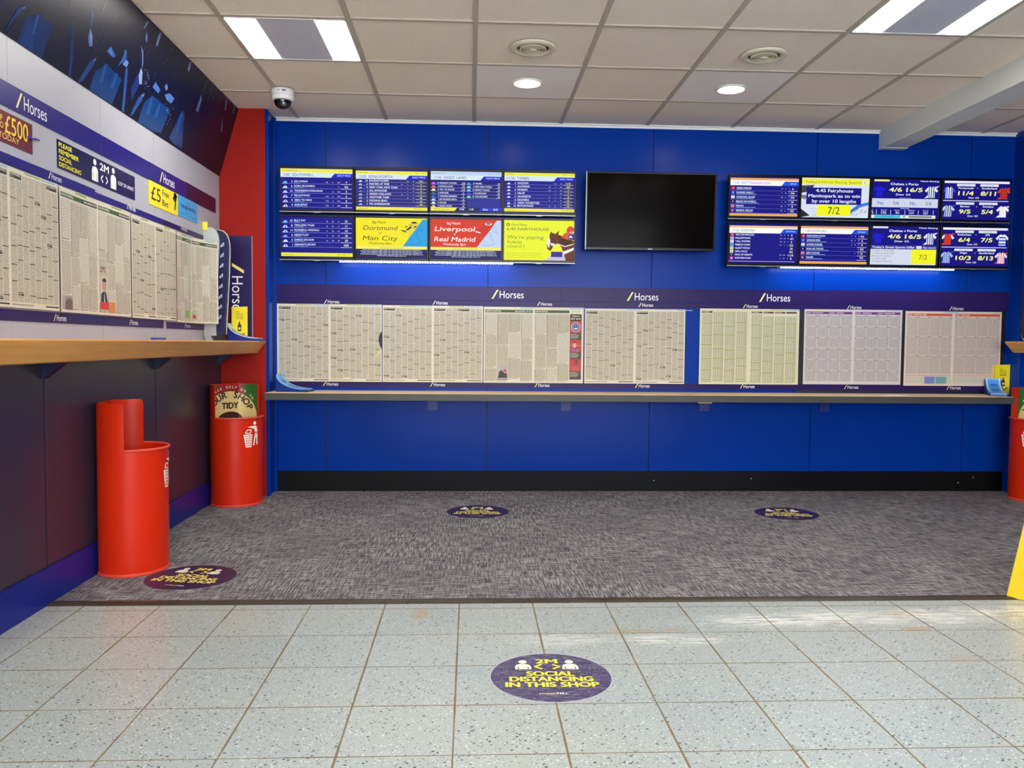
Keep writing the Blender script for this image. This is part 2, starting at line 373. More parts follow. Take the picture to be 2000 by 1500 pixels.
mur([(1100, 355), (1118, 400), (1118, 500), (1108, 540), (1108, 420)], BEAMC[3], 2); mur([(1082, 590), (1100, 530), (1112, 560), (1106, 660), (1086, 655)], BEAMC[4], 2)
mur([(1020, 700), (1080, 560), (1095, 650), (1030, 780)], (26, 48, 110), 1)
_rr = random.Random(3)
for k in range(34):
    x = 1118+_rr.random()*44; y = 540+_rr.random()*150; s = 1.2+_rr.random()*2.6; mur([(x, y), (x+s, y-s*1.6), (x+s*1.4, y+s)], BEAMC[4], 3)
mur([(1010, 915), (1080, 760), (1128, 728), (1110, 780), (1040, 890)], (36, 78, 144), 1); mur([(1095, 745), (1128, 728), (1118, 756)], BEAMC[3], 3)
mur([(1190, 680), (1215, 640), (1250, 700), (1235, 730)], (70, 110, 184), 2); mur([(1285, 740), (1325, 728), (1362, 770), (1335, 810), (1300, 780)], (84, 120, 186), 2); mur([(1285, 680), (1300, 650), (1312, 690), (1296, 710)], (90, 120, 180), 2)
mur([(1072, 960), (1125, 800), (1190, 745), (1330, 860), (1255, 1040), (1180, 1035)], BEAMC[1], 1); mur([(1140, 890), (1172, 765), (1195, 760), (1165, 900)], BEAMC[2], 2); mur([(1205, 910), (1240, 810), (1258, 815), (1225, 920)], BEAMC[2], 2)
for k in range(26):
    x = 1290+_rr.random()*60; y = 800+_rr.random()*210; s = 1.2+_rr.random()*3; mur([(x, y), (x+s, y-s*1.6), (x+s*1.4, y+s)], BEAMC[4], 3)
mur([(1320, 1080), (1400, 900), (1425, 860), (1440, 890), (1420, 1160), (1360, 1130)], BEAMC[1], 1); mur([(1365, 1040), (1415, 880), (1425, 890), (1385, 1050)], BEAMC[2], 2)
for q in ([(1118, 220), (1150, 160), (1160, 175), (1128, 225)], [(1132, 300), (1146, 240), (1152, 300), (1144, 335)], [(1215, 350), (1240, 260), (1262, 255), (1240, 330), (1230, 362)], [(1465, 545), (1480, 480), (1495, 485), (1474, 565)], [(1530, 860), (1568, 740), (1576, 770), (1545, 880)], [(1755, 860), (1765, 765), (1772, 768), (1762, 862)], [(1815, 880), (1830, 820), (1835, 825), (1820, 890)], [(1725, 1030), (1733, 930), (1738, 950), (1732, 1030)]): mur(q, (92, 112, 168), 2)
motif(-1.15); motif(-2.3)
for k in range(150):
    a = 2.4+_rr.random()*3.2; v = _rr.random()*SLEN*.92; L_ = .01+_rr.random()*.05; c_ = ((22, 36, 82), (30, 50, 104), (52, 72, 128))[k % 3]
    fl.poly([(a, v), (a+.0025, v), (a+.004+L_*.25, min(v+L_, SLEN-.002)), (a+.002+L_*.25, min(v+L_, SLEN-.002))], c_, 5)
fas_print = fl.build('fascia_print', fas, mp=lambda u, v, w_: tuple(SP0 + Vector((0, u, 0)) + sn*v + snn*w_), lay=.0005)
# right wall, shop front behind the camera
b = MB(); b.box(XR, YF-.05, 0, XR+.1, YP+.1, ZC+.1, BLUE); struct(b.build('wall_right'))
b = MB(); yb = YF-.12
b.box(XL-.05, yb, 0, XR+.05, YF, .55, WHITE_WALL); b.box(XL-.05, yb, 2.3, XR+.05, YF, ZC+.1, WHITE_WALL)
b.box(XL-.05, yb, .55, -1.3, YF, 2.3, WHITE_WALL); b.box(3.2, yb, .55, XR+.05, YF, 2.3, WHITE_WALL); struct(b.build('wall_front'))
b = MB(); FR = mat((30, 30, 34), .4, name='window_frame_paint')
for x in (-1.3, .17, 1.67, 3.14): b.box(x, YF-.09, .55, x+.06, YF-.03, 2.3, FR)
b.box(-1.3, YF-.09, .55, 3.2, YF-.03, .61, FR); b.box(-1.3, YF-.09, 2.24, 3.2, YF-.03, 2.3, FR); struct(b.build('window_1'))
# ceiling
b = MB(); b.box(XL-.05, YF-.05, ZC+.006, XR+.05, D+.05, ZC+.06, CEIL); struct(b.build('ceiling'))
b = MB(); gx = .0126; tb = .012
for i in range(-2, 7):
    x = gx+.6*i; b.box(x-tb, YF, ZC-.001, x+tb, D, ZC+.007, TBAR)
for j in range(1, 15):
    y = D-.6*j; b.box(XL, y-tb, ZC-.0005, XR, y+tb, ZC+.007, TBAR)
struct(b.build('trim_2'))
b = MB(); b.box(XP, D-.020, ZC-.004, XQ, D, ZC+.004, mat((236, 236, 232), .5)); b.box(XP, D-.004, ZC-.018, XQ, D, ZC, mat((236, 236, 232), .5)); struct(b.build('trim_3'))
b = MB(); b.prism([(2.872, ZC+.05), (2.872, 2.440), (2.876, 2.436), (3.046, 2.436), (3.050, 2.440), (3.050, ZC+.05)], 'y', YF, D, BEAM)
b.box(2.868, D-.06, 2.432, 3.054, D, 2.436, BEAM); struct(b.build('trim_4'))
# skirtings
b = MB(); b.box(XL, YF, 0, XL+.012, YP, .148, NAVYSKIRT); struct(b.build('baseboard_left', bevel=.002))
b = MB(); b.box(XP+.02, D-.016, 0, XQ-.02, D, .145, BLACKSK)
for x, z in ((2.0, .09), (3.63, .10), (3.52, .06), (1.30, .075)): b.box(x, D-.0175, z, x+.008, D-.015, z+.008, mat((190, 190, 190), .5))
struct(b.build('baseboard_back', bevel=.001))

# ---------------- lamps ----------------
LM = mat((255, 250, 242), .5, emit=LAMP, name='lit_diffuser'); LPAN = m_noise2('lamp_centre_pan', (200, 202, 214), (208, 210, 220), 4, .5); LFR = mat((225, 225, 222), .5, name='lamp_frame')
def panel_light(i, j, label):
    """600 mm ceiling light with two lit strips either side of a plain pan; i, j = ceiling cell"""
    x0 = gx+.6*i+tb; y0 = D-.6*(j+1)+tb; s = .6-2*tb
    t = empty('ceiling_light', (x0+s/2, y0+s/2, ZC), label=label, cat='light', group='ceiling light panels')
    h = s/2; b = MB()
    b.box(-h, -h, -.003, h, -h+.008, .005, LFR); b.box(-h, h-.008, -.003, h, h, .005, LFR); b.box(-h, -h, -.003, -h+.006, h, .005, LFR); b.box(h-.006, -h, -.003, h, h, .005, LFR)
    b.build('frame', t)
    b = MB(); b.box(-h+.150, -h+.008, -.001, h-.150, h-.008, .005, LPAN); b.build('centre_pan', t)
    for sx in (-1, 1):
        b = MB(); xa, xb = sorted((sx*(h-.008), sx*(h-.148))); b.box(xa, -h+.008, -.002, xb, h-.008, .005, LM); b.build('diffuser', t)
    return t
panel_light(-2, 2, 'square light panel with two lit strips, above the dome camera')
panel_light(3, 3, 'square light panel with two lit strips, nearest the white ceiling beam')
for i, j, wh in ((-2, 7, 'over the left counter, directly behind the nearest left panel'), (3, 8, 'over the tiled floor on the beam side'), (1, 6, 'over the middle of the carpet edge'), (-2, 12, 'by the left end of the shop window'), (3, 12, 'by the beam end of the shop window'), (1, 12, 'above the middle of the shop window')):
    panel_light(i, j, 'square light panel with two strips '+wh)
DLM = mat((255, 240, 214), .5, emit=SPOT, name='lit_downlight')
def downlight(i, j, px, py, label):
    c = ray_to(2, ZC, px, py); x0 = gx+.6*i+tb; y0 = D-.6*(j+1)+tb
    t = empty('ceiling_downlight', (c.x, c.y, ZC), label=label, cat='light', group='round ceiling downlights')
    b = MB(); b.box(x0-c.x, y0-c.y, .001, x0-c.x+.576, y0-c.y+.576, .0056, mat((246, 240, 234), .7, name='plain_white_tile')); b.build('tile_plate', t)
    b = MB(); b.lathe([(.088, .001), (.092, -.004), (.084, -.008), (.074, -.006), (.074, .001)], LFR, cap=False); b.build('trim_ring', t)
    b = MB(); b.lathe([(.002, -.006), (.073, -.006), (.074, .0)], DLM); b.build('diffuser', t)
downlight(0, 1, 1030, 162, 'round lit downlight in a white tile, in front of the round vent on the left')
downlight(2, 1, 1428, 174, 'round lit downlight in a white tile, in front of the vent nearer the white beam')
VENT = m_noise2('cream_vent_plastic', (214, 206, 178), (222, 214, 188), 6, .45); VSLOT = mat((30, 26, 22), .8, name='vent_gap')
def vent(px, py, label):
    c = ray_to(2, ZC, px, py); t = empty('air_vent', (c.x, c.y, ZC), label=label, cat='vent', group='round ceiling air vents')
    b = MB(); b.lathe([(.118, .002), (.120, -.003), (.112, -.010), (.088, -.013), (.082, -.004), (.080, .002)], VENT, cap=False); b.build('outer_ring', t)
    b = MB(); b.lathe([(.001, .0005), (.081, .0005)], VSLOT, cap=False); b.build('dark_throat', t)
    for r in (.066, .052, .038):
        b = MB(); b.lathe([(r+.002, .001), (r+.004, -.008), (r-.004, -.015), (r-.006, -.009), (r-.002, .001)], VENT, cap=False, n=32); b.build('cone_ring', t)
    b = MB(); b.lathe([(.024, .001), (.026, -.010), (.018, -.017), (.001, -.018)], VENT, n=24); b.build('centre_cone', t)
vent(1041, 93, 'round cream ceiling vent with concentric rings, left one of the two')
vent(1492, 108, 'round cream ceiling vent with concentric rings, nearer the white beam')
# dome camera
t = empty('dome_camera', (-1.145, 5.19, ZC), label='white dome security camera with dark glass on the ceiling', cat='security camera')
CW = mat((232, 232, 230), .4, name='camera_white')
b = MB(); b.lathe([(.064, -.002), (.067, -.012), (.067, -.030), (.060, -.036)], CW); b.build('base', t)
b = MB(); b.lathe([(.060, -.036), (.066, -.040), (.064, -.062), (.052, -.070), (.050, -.066)], CW); b.build('collar', t)
b = MB(); b.lathe([(.051, -.066), (.050, -.080), (.044, -.094), (.032, -.106), (.016, -.113), (.001, -.115)], mat((14, 14, 16), .06, name='smoked_dome'), n=32); b.build('dome_glass', t)
b = MB(); b.lathe([(.018, -.086), (.018, -.101), (.010, -.105)], mat((120, 120, 125), .2, metal=.6), n=20, c=(.012, -.03, 0)); b.build('lens', t)
fl = Flat(); fl.rect(0, 0, .022, .011, (40, 40, 120)); fl.rect(.002, .002, .020, .006, (170, 170, 200), 2); fl.rect(-.028, .005, -.012, .008, (150, 60, 40))
fl.build('maker_sticker', t, mp=lambda u, v, w_: ((.068+w_)*math.sin(u/.068+.15), -(.068+w_)*math.cos(u/.068+.15), -.027+v))
# ---------------- counters and ledge ----------------
t = empty('wall_counter', (XL, 1.9, 1.044), label='beech wall counter with a sloping front edge below the left newspapers', cat='counter')
prof = [(0, 0), (.293, 0), (.297, -.006), (.292, -.014), (.245, -.078), (.236, -.082), (0, -.082)]
b = MB(); b.prism(prof, 'y', -1.2, YP-1.9, WOODY); b.build('worktop', t, bevel=.001)
NAVYB = m_noise2('navy_bracket', (14, 18, 58), (20, 24, 70), 5, .4)
for y in (1.1, 2.15, 3.334, 4.486, 5.6):
    b = MB(); b.prism([(.001, -.155), (.008, -.155), (.094, -.088), (.094, -.083), (.001, -.083)], 'y', y-1.9-.018, y-1.9+.018, NAVYB); b.build('bracket', t, bevel=.001)
t = empty('wall_counter', (XR, 3.5, 1.085), label='beech counter end jutting in from the right wall', cat='counter')
b = MB(); x0 = 3.712-XR; b.prism([(0, 0), (x0, 0), (x0-.004, -.007), (x0+.003, -.015), (x0+.055, -.074), (x0+.064, -.078), (0, -.078)], 'y', -2.2, YP-3.5, WOODY); b.build('worktop', t, bevel=.001)
b = MB(); b.prism([(-.001, -.16), (-.28, -.085), (-.28, -.079), (-.001, -.079)], 'y', 1.6, 1.66, NAVYB); b.build('bracket', t)
YL = 5.50; ZL = .707
t = empty('writing_ledge', (0, D, ZL), label='long narrow beech ledge with grey edge along the blue back wall', cat='ledge')
b = MB(); b.box(-1.338, YL-D+.006, -.040, 3.700, -.001, 0, WOODL); b.build('ledge_top', t, bevel=.002)
b = MB(); b.box(-1.340, YL-D, -.047, 3.701, YL-D+.0055, -.002, EDGE); b.build('front_edge', t, bevel=.001)
for px in (845, 1105, 1375, 1610):
    x = onD(px, 790).x; b = MB(); b.box(x-.035, -.11, -.045, x+.035, -.001, -.040, BLACKM); b.box(x-.034, -.008, -.135, x+.034, -.0008, -.041, m_noise2('blue_bracket', (6, 34, 118), (10, 40, 128), 5, .4)); b.build('bracket', t)
WSCR = mat((215, 215, 215), .4)
b = MB()
for px, py in ((574, 799), (852, 800), (1106, 801), (1276, 804), (1388, 806)):
    p = onD(px, py); b.lathe([(.0055, 0), (.004, .003)], WSCR, c=(0, 0, 0), n=10)
b = None

# ---------------- monitors ----------------
def em(c): return mat(c, .3, emit=SCREEN)
NAVY = (6, 4, 138); CAPW = (214, 226, 250)
def cap(fl, x, y, s, c=CAPW, c2=None):
    fl.disc(x, y, s, s*.95, c, 2, 12, 0, 180); fl.rect(x-s*1.25, y-.25*s, x+s*1.1, y+.06*s, c, 2)
    if c2: fl.disc(x, y+s*.3, s*.4, s*.4, c2, 3, 8)
def header(fl, top, time, name, tagt, sub='', lt=(216, 232, 252), y=81, tb=8, tagc=(10, 20, 200), subr='RACE 5   11:55:02'):
    fl.rect(0, y, 160, y+tb, top, 1); fl.rect(0, y-11, 160, y, lt, 1)
    fl.text(sub, 4, y+tb*.3, tb*.35, (150, 130, 60), l=2); fl.text(subr, 156, y+tb*.3, tb*.3, (150, 130, 60), 'R', l=2)
    fl.text(time+'  '+name, 7, y-8.3, 5.6, (28, 50, 110), l=3)
    fl.poly([(112, y-11), (160, y-11), (160, y-2), (120, y-2)], tagc, 2); fl.text(tagt, 156, y-8, 3.6, (200, 225, 255), 'R', weight=.02, l=3)
def rows(fl, data, y0, dy, sub=True, px=146, hl=False, nx=30, capx=10):
    for i, (cc, c2, num, name, odds, price) in enumerate(data):
        y = y0-dy*i; h = dy*.36 if sub else dy*.55
        cap(fl, capx, y+dy*.1, dy*.42, cc, c2)
        fl.text(num, capx+16, y+dy*.2 if sub else y+dy*.12, dy*.42 if sub else dy*.5, (235, 240, 255), 'R', weight=.02)
        fl.text(name, nx, y+dy*(.32 if sub else .14), h, (235, 240, 255), weight=.03)
        if sub: fl.text('trained for today ran well'[:12+(i*5) % 13], nx, y+dy*.08, dy*.19, (150, 205, 255), weight=.01)
        for k, o in enumerate(odds):
            if o: fl.text(o, 103+k*13, y+dy*.22, dy*.25, (225, 232, 250), 'C', weight=.02)
        if hl: fl.rect(px-9, y+dy*.02, px+8, y+dy*.86, (56, 56, 90), 1)
        fl.text(price, px, y+dy*.2, dy*.42, (248, 246, 214) if i % 3 else (244, 240, 140), 'C', weight=.03)
        fl.rect(2, y-dy*.06, 158, y-dy*.0, (140, 150, 220), 2); fl.rect(134, y-dy*.07, 158, y+dy*.02, (230, 232, 250), 3)
W_ = CAPW
def s_southwell(fl):
    fl.rect(0, 0, 160, 90, NAVY, 0); header(fl, (240, 236, 60), '3:45', 'SOUTHWELL', 'EARLY PRICE', '2m Handicap Hurdle')
    rows(fl, [((120, 190, 240), None, '3', 'GO CHIQUE', ('9/2', '5', '9/2'), '4'), (W_, (190, 200, 60), '6', 'DORA DE JANEIRO', ('', '', '4'), '9/2'), ((190, 214, 240), None, '12', 'THUNDERSOCKSSUNDAE', ('', '6', '11/2'), '5'), (W_, (60, 60, 120), '7', 'MR KATANGA', ('11/2', '5', '11/2'), '6'), (W_, (60, 60, 90), '9', 'ZERO TO HERO', ('11/2', '5', '11/2'), '6'), (W_, (220, 70, 40), '4', 'GUILLEMOT', ('13/2', '7', '13/2'), '6')], 56, 10.3)
def s_kenil(fl):
    fl.rect(0, 0, 160, 90, (34, 30, 128), 0); header(fl, (240, 236, 60), '12:05', 'KENILWORTH', 'EARLY PRICE', '5f Maiden Plate', y=80, tb=7)
    rows(fl, [(W_, None, '10', 'RAVENSTHORPE', ('', '9/10', '4/6'), '8/13'), (W_, (120, 40, 180), '6', 'MASTER OF TIME', ('9/2', '5', '11/2'), '5'), ((130, 190, 250), None, '9', 'NEW YORK NEW YORK', ('7', '8', '15/2'), '7'), ((80, 120, 220), None, '1', 'ALL SWAGGER', ('', '9', '10'), '8'), (W_, (30, 30, 80), '3', 'GREEN VIGILANTE', ('11/2', '9', '12'), '9'), ((150, 220, 220), (20, 40, 120), '2', 'ANOTHER THIEF', ('', '20', '25'), '28'), (W_, (230, 60, 90), '5', 'INDIANA BEAU', ('', '', '33'), '40'), (W_, (90, 90, 150), '7', 'MR LINEBREAKER', ('', '', ''), '50')], 62.5, 7.35, False, hl=True)
    fl.rect(0, 0, 160, 7.4, (240, 236, 60), 3); fl.text('Going: Good', 4, 2.4, 2.8, (150, 130, 40), l=4); fl.text('EW: Odds 1 2 3', 156, 2.4, 2.6, (120, 100, 40), 'R', l=4)
def s_sandy(fl):
    fl.rect(0, 0, 160, 90, (14, 10, 120), 0); header(fl, (188, 212, 246), '11:56', 'SANDY LANES', 'SHOW PRICE', 'EW: Odds 1 2 3', y=81)
    A = [((220, 90, 230), '10', 'MIDNIGHT FLOWER', '15/8'), ((240, 100, 90), '2', 'RADICAL JACK', '7/2'), ((250, 240, 130), '6', 'TRY TO PLEASE', '11/2'), ((70, 100, 130), '5', 'NORCARIL', '6'), ((20, 100, 210), '3', 'TANKERS REPRIEVE', '8'), ((180, 220, 250), '1', 'MR GEORGE SMITH', '12'), (W_, '11', 'ELWAAD', '14'), ((240, 190, 110), '9', 'NIGHT MUSIC', '16')]
    B = [((60, 150, 230), '8', 'WALKER', '20'), ((90, 230, 200), '4', 'NEW MUSIC WORLD', '20'), ((130, 180, 250), '13', 'PERFECT SWING', '25'), ((70, 60, 220), '7', 'FLAMEHOUND', '33'), ((110, 230, 170), '12', 'THE MACHINE', '40')]
    for X, L in ((2, A), (82, B)):
        for i, (c, n, m, p) in enumerate(L):
            y = 60.5-7.3*i; cap(fl, X+4, y+.6, 4.2, c); fl.text(n, X+16, y+1, 3.2, (235, 240, 255), 'R', weight=.02); fl.text(m, X+18, y+1, 3.4, (235, 240, 255), weight=.03, w=min(39, len(m)*2.55)); fl.text(p, X+72, y+1, 3.2, (240, 240, 180), 'C', weight=.02)
            fl.rect(X, y-.9, X+76, y-.4, (160, 170, 230), 2); fl.rect(X+66, y-1, X+76, y-.2, (235, 236, 250), 3)
    fl.rect(82, 9, 158, 31, (40, 44, 150), 1); fl.poly([(0, 1), (54, 1), (60, 9), (0, 9)], (240, 236, 60), 2); fl.text('Will the winner be', 7, 3.5, 3, (110, 100, 40), l=3)
    fl.poly([(60, 2), (66, 9), (112, 9), (106, 2)], (28, 34, 96), 2); fl.poly([(108, 2), (114, 9), (160, 9), (160, 2)], (20, 60, 210), 2)
    for x, s in ((70, 'Odd'), (92, '11/8'), (124, 'Even'), (147, '8/15')): fl.text(s, x, 3.2, 4, (240, 244, 255), 'C', weight=.03)
def s_tarbes(fl):
    fl.rect(0, 0, 160, 90, NAVY, 0); header(fl, (240, 236, 60), '11:50', 'TARBES', 'EARLY PRICE', '7fm Maiden', y=82, tb=7)
    rows(fl, [(W_, None, '2', 'HAZZAM', ('', '10/11', '4/5'), '11/10'), (W_, None, '1', 'ALMAFJAR', ('9/4', '3', '10/3'), '10/3'), (W_, None, '6', 'MURJAN', ('10/3', '9', '15/2'), '7'), (W_, (90, 90, 130), '3', 'SALAF', ('', '9', '10/3'), '9'), (W_, None, '5', 'ALHARETH', ('12', '11', '10'), '8'), ((40, 60, 200), None, '8', 'BAGHERA', ('12', '11', '14'), '12')], 63, 7.5, False, hl=True)
    f2 = fl; rows(f2, [(W_, None, '11', 'ASMA TOURETTES', ('', '', '16'), '16')], 18.6, 7.5, False, hl=True)
    rows(f2, [(W_, (90, 90, 130), '10', 'BUTHAYNAH', ('20', '25', '16'), '18')], 12, 7.5, False, hl=True)
    fl.rect(0, 2, 160, 9, (240, 236, 60), 5); fl.text('Going: Good', 4, 4.2, 2.8, (150, 130, 40), l=6); fl.text('EW: Odds 1 2 3', 156, 4.2, 2.6, (120, 100, 40), 'R', l=6)
def s_list2(fl):
    fl.rect(0, 0, 160, 90, NAVY, 0)
    rows(fl, [((120, 190, 240), None, '10', 'BILLY RAY', ('12', '12', '9'), '10'), (W_, (60, 60, 120), '8', 'TIPALONG TYLER', ('12', '10', '11'), '11'), (W_, (60, 60, 120), '11', 'POWERFUL POSITION', ('9', '10', '14'), '14'), ((110, 160, 240), None, '5', "HENRY'S JOY", ('9', '16', '14'), '18'), (W_, None, '2', 'DARIUS DES BOIS', ('16', '20', '18'), '20'), (W_, (60, 60, 120), '1', "GRANNY'S SECRET", ('', '', ''), 'N/R')], 76.5, 10.7)
    fl.rect(0, 2, 160, 10, (240, 236, 60), 3); fl.text('Going: Good', 5, 4.6, 3, (170, 150, 60), l=4); fl.text('EW: Odds 1 2 3', 154, 4.6, 3, (150, 130, 60), 'R', l=4)
def smallprint(fl, c=(226, 232, 248), n=5):
    for i in range(n):
        w = (132, 140, 136, 142, 66)[i]; y = 19.2-i*3.3
        fl.text('Terms and conditions apply stake not returned max free bet per customer excludes'[:74 if i < 4 else 36], 80, y-1.2, 1.9, c, 'C', w=w, weight=.05, l=3)
def s_match(fl, bg, tc, a, b_, tri, badge, shirt):
    fl.rect(0, 0, 160, 90, (20, 22, 92), 0); fl.rect(0, 24, 160, 90, bg, 1); fl.rect(0, 20.5, 160, 27, (244, 238, 110), 2)
    fl.poly([(105, 27), (160, 27), (160, 88), (150, 88)], tri, 2)
    fl.text('Big Match', 52, 78, 5.4, tc, 'C', weight=.01); fl.text(a, 54, 63, 10, tc, 'C', shear=.2, weight=.0 if tc[0] < 100 else .02, w=90 if len(a) > 8 else 76)
    fl.text('v', 54, 53.5, 7, tc, 'C', shear=.2); fl.text(b_, 54, 40, 10, tc, 'C', shear=.2, weight=.0 if tc[0] < 100 else .02, w=78 if len(b_) < 9 else 92)
    fl.text('Wednesday 8pm', 54, 31, 5.2, tc, 'C', shear=.12); fl.text('£10 free bet when you stake £10+', 80, 22.3, 2.6, (140, 120, 60), 'C', shear=.2, l=3)
    # a football shirt sketched across the diagonal
    fl.poly([(104, 54), (110, 70), (124, 79), (134, 82), (143, 78), (136, 67), (122, 50), (116, 58)], shirt, 2)
    fl.line([(118, 50), (124, 40)], .8, badge, 4); fl.line([(134, 62), (142, 40)], .8, badge, 4); fl.line([(140, 66), (150, 60), (146, 70)], .7, badge, 4); fl.line([(120, 33), (132, 31), (148, 36)], .7, badge, 4)
    fl.disc(131, 80, 8, 3.0, (250, 250, 250) if tc[0] > 100 else (190, 180, 90), 4, 16); fl.disc(131, 80.5, 5.6, 1.7, (40, 24, 30), 5, 16)
    fl.line([(102, 63), (113, 60)], 2.4, (250, 250, 250) if tc[0] > 100 else (30, 30, 20), 5)
    if tc[0] < 100:
        for q in ([(108, 72), (114, 70), (116, 73)], [(112, 64), (122, 72), (126, 70), (116, 63)], [(118, 76), (124, 73), (126, 75)], [(128, 68), (134, 74), (137, 71)]): fl.poly(q, (26, 24, 20), 5)
    smallprint(fl)
def s_fairy(fl):
    Yc = (236, 244, 40); fl.rect(0, 0, 160, 90, Yc, 0); dk = (70, 84, 60)
    fl.disc(9, 80, 4, 3.4, (30, 50, 60), 1, 16); fl.disc(9, 80, 2.4, 1.8, Yc, 2, 12); fl.text('Extra Places', 17, 77.5, 5, dk); fl.text('6:45 FAIRYHOUSE', 6, 67, 6.2, dk, w=96)
    fl.text("We're paying", 6, 48, 8, (110, 128, 60), shear=.22, w=84); fl.text('4 places', 6, 37.5, 7.4, (110, 128, 60), shear=.22); fl.text('instead of 3', 6, 28.5, 6, (110, 128, 60), shear=.22)
    for i, s in enumerate(('Excludes bets on places only. Applies', 'Each way to be paid in the event of', 'winner at fixed standard odds')): fl.text(s, 6, 14.5-4.4*i, 2.3, (140, 150, 50), w=(80, 76, 84)[i])
    fl.poly([(92, 0), (112, 14), (140, 20), (160, 30), (160, 0)], (206, 196, 216), 1); fl.poly([(108, 8), (134, 8), (134, 20), (108, 20)], (60, 30, 150), 2)
    H = (104, 50, 26); H2 = (70, 32, 18); WB = (238, 236, 236)
    fl.poly([(104, 60), (104, 50), (98, 36), (99, 27), (106, 22), (110, 26), (113, 34), (124, 38), (132, 30), (138, 14), (142, 0), (160, 0), (160, 44), (150, 50), (132, 56), (120, 60), (112, 62)], H, 3)
    fl.poly([(106, 60), (107, 66), (112, 61)], H2, 3); fl.poly([(118, 60), (126, 68), (124, 59)], H2, 3); fl.poly([(122, 57), (150, 48), (158, 40), (140, 34), (128, 40)], H2, 4)
    fl.poly([(101, 52), (105, 50), (106, 44), (104, 28), (100, 32), (98, 42)], WB, 4); fl.poly([(106, 40), (116, 38), (119, 33), (108, 34)], WB, 4); fl.line([(120, 38), (140, 32), (160, 38)], 2, WB, 5); fl.poly([(134, 20), (160, 30), (160, 24), (138, 14)], WB, 5)
    fl.line([(107, 50), (114, 48), (118, 38)], 1.0, (30, 20, 16), 5); fl.disc(109, 53, 1.3, 1.1, (20, 12, 10), 5, 8); fl.disc(101, 26, 1.3, 1.6, (60, 30, 20), 5, 8)
    fl.poly([(130, 52), (138, 62), (148, 66), (160, 62), (160, 50), (146, 46)], (222, 90, 50), 4); fl.poly([(146, 50), (150, 62), (160, 60), (160, 46)], (60, 50, 150), 5); fl.poly([(148, 52), (152, 58), (158, 52)], WB, 6)
    fl.disc(152, 70, 8.5, 8, (222, 66, 62), 5, 18); fl.poly([(141, 68), (146, 64), (154, 66), (152, 70)], (222, 66, 62), 6); fl.disc(154, 63, 5, 4, (232, 180, 160), 5, 12)
TRAP = {'1': (222, 40, 30), '2': (40, 90, 220), '3': (240, 240, 240), '4': (20, 20, 60), '5': (240, 130, 130), '6': (130, 60, 80)}
def s_dog(fl, time, name, tagt, L, foot, orange=(244, 168, 84), y=82, dy=10.1, sub=True, traps=None, y0=60.5):
    fl.rect(0, 0, 160, 90, (8, 4, 132), 0); fl.rect(0, y, 160, y+5, orange, 1); fl.rect(0, y-12, 160, y, (250, 250, 252), 1)
    fl.text(time, 8, y-8.6, 5, (90, 96, 110), l=3); fl.text(name, 26, y-8.6, 5, (110, 116, 130), l=3); fl.poly([(120, y-12), (160, y-12), (160, y-2), (128, y-2)], (30, 80, 220), 2); fl.text(tagt, 154, y-8.5, 3, (200, 225, 255), 'R', weight=.02, l=3)
    for i, (nm, od, pr) in enumerate(L):
        yy = y0-dy*i; s = dy*.62 if sub else dy*.85; n = str(i+1); c = (traps or [TRAP[k] for k in '123456'])[i]
        fl.rect(3, yy, 3+min(8, s*1.3), yy+s, c, 2); fl.text(n, 3+min(8, s*1.3)/2, yy+s*.2, s*.6, (250, 250, 250) if sum(c) < 500 else (60, 60, 70), 'C', weight=.02, l=3)
        fl.text(nm, 15, yy+s*.28, s*.6, (238, 240, 255), weight=.03, w=len(nm)*2.9)
        if sub: fl.rect(15, yy-.4, 15+34+((i*13) % 20), yy+.4, (150, 205, 255), 2); fl.rect(2, yy-2.4, 158, yy-1.9, (110, 110, 210), 2); fl.rect(136, yy-2.6, 158, yy-1.8, (236, 232, 240), 3)
        for k, o in enumerate(od): fl.text(o, 122+k*8.5, yy+s*.4, s*.36, (226, 232, 250), 'C', weight=.02)
        fl.text(pr, 147, yy+s*.15, s*.7, (246, 240, 160) if pr != '6' else (250, 250, 250), 'C', weight=.04)
    if foot: fl.rect(0, 1, 160, 6.5, orange, 2)
    else: fl.rect(0, 4, 156, 5.2, (200, 170, 230), 2)
def s_special(fl):
    fl.rect(0, 0, 160, 90, (218, 226, 244), 0); fl.poly([(0, 72), (30, 74), (22, 60), (0, 55)], (60, 60, 74), 1); fl.poly([(0, 20), (22, 4), (0, 0)], (30, 30, 40), 1); fl.poly([(0, 52), (14, 50), (10, 40), (0, 44)], (120, 120, 140), 1)
    fl.poly([(118, 10), (140, 24), (160, 30), (160, 37), (134, 30), (116, 16)], (60, 120, 220), 1)
    rr = random.Random(8)
    for k in range(12): x = 116+rr.random()*38; y = 2+rr.random()*18; fl.line([(x, y), (x+4+rr.random()*6, y+3+rr.random()*5)], .9, (60, 64, 84), 2)
    for k in range(7): x = 24+rr.random()*20; y = 2+rr.random()*24; fl.line([(x, y), (x+3, y+5*rr.random())], .8, (80, 84, 104), 2)
    fl.rect(0, 75, 160, 88, (240, 240, 50), 2); fl.text("Today's Horse Racing Special", 8, 78, 5.8, (150, 146, 30), w=132, weight=.012); fl.rect(142, 77, 156, 85, (240, 240, 240), 3); fl.text('21', 149, 78.6, 4.6, (40, 40, 60), 'C', l=4, weight=.02)
    fl.rect(12, 30, 142, 68, (12, 8, 128), 3)
    for i, (s, w) in enumerate((('4.45 Fairyhouse', 88), ('Manitopark aa to win', 122), ('by over 10 lengths', 104))): fl.text(s, 78, 58-12*i, 7.2, (236, 240, 255), 'C', w=w, weight=.03, l=4)
    fl.rect(38, 4, 118, 29, (246, 246, 20), 4); fl.text('7/2', 78, 8, 16, (60, 64, 60), 'C', l=5)
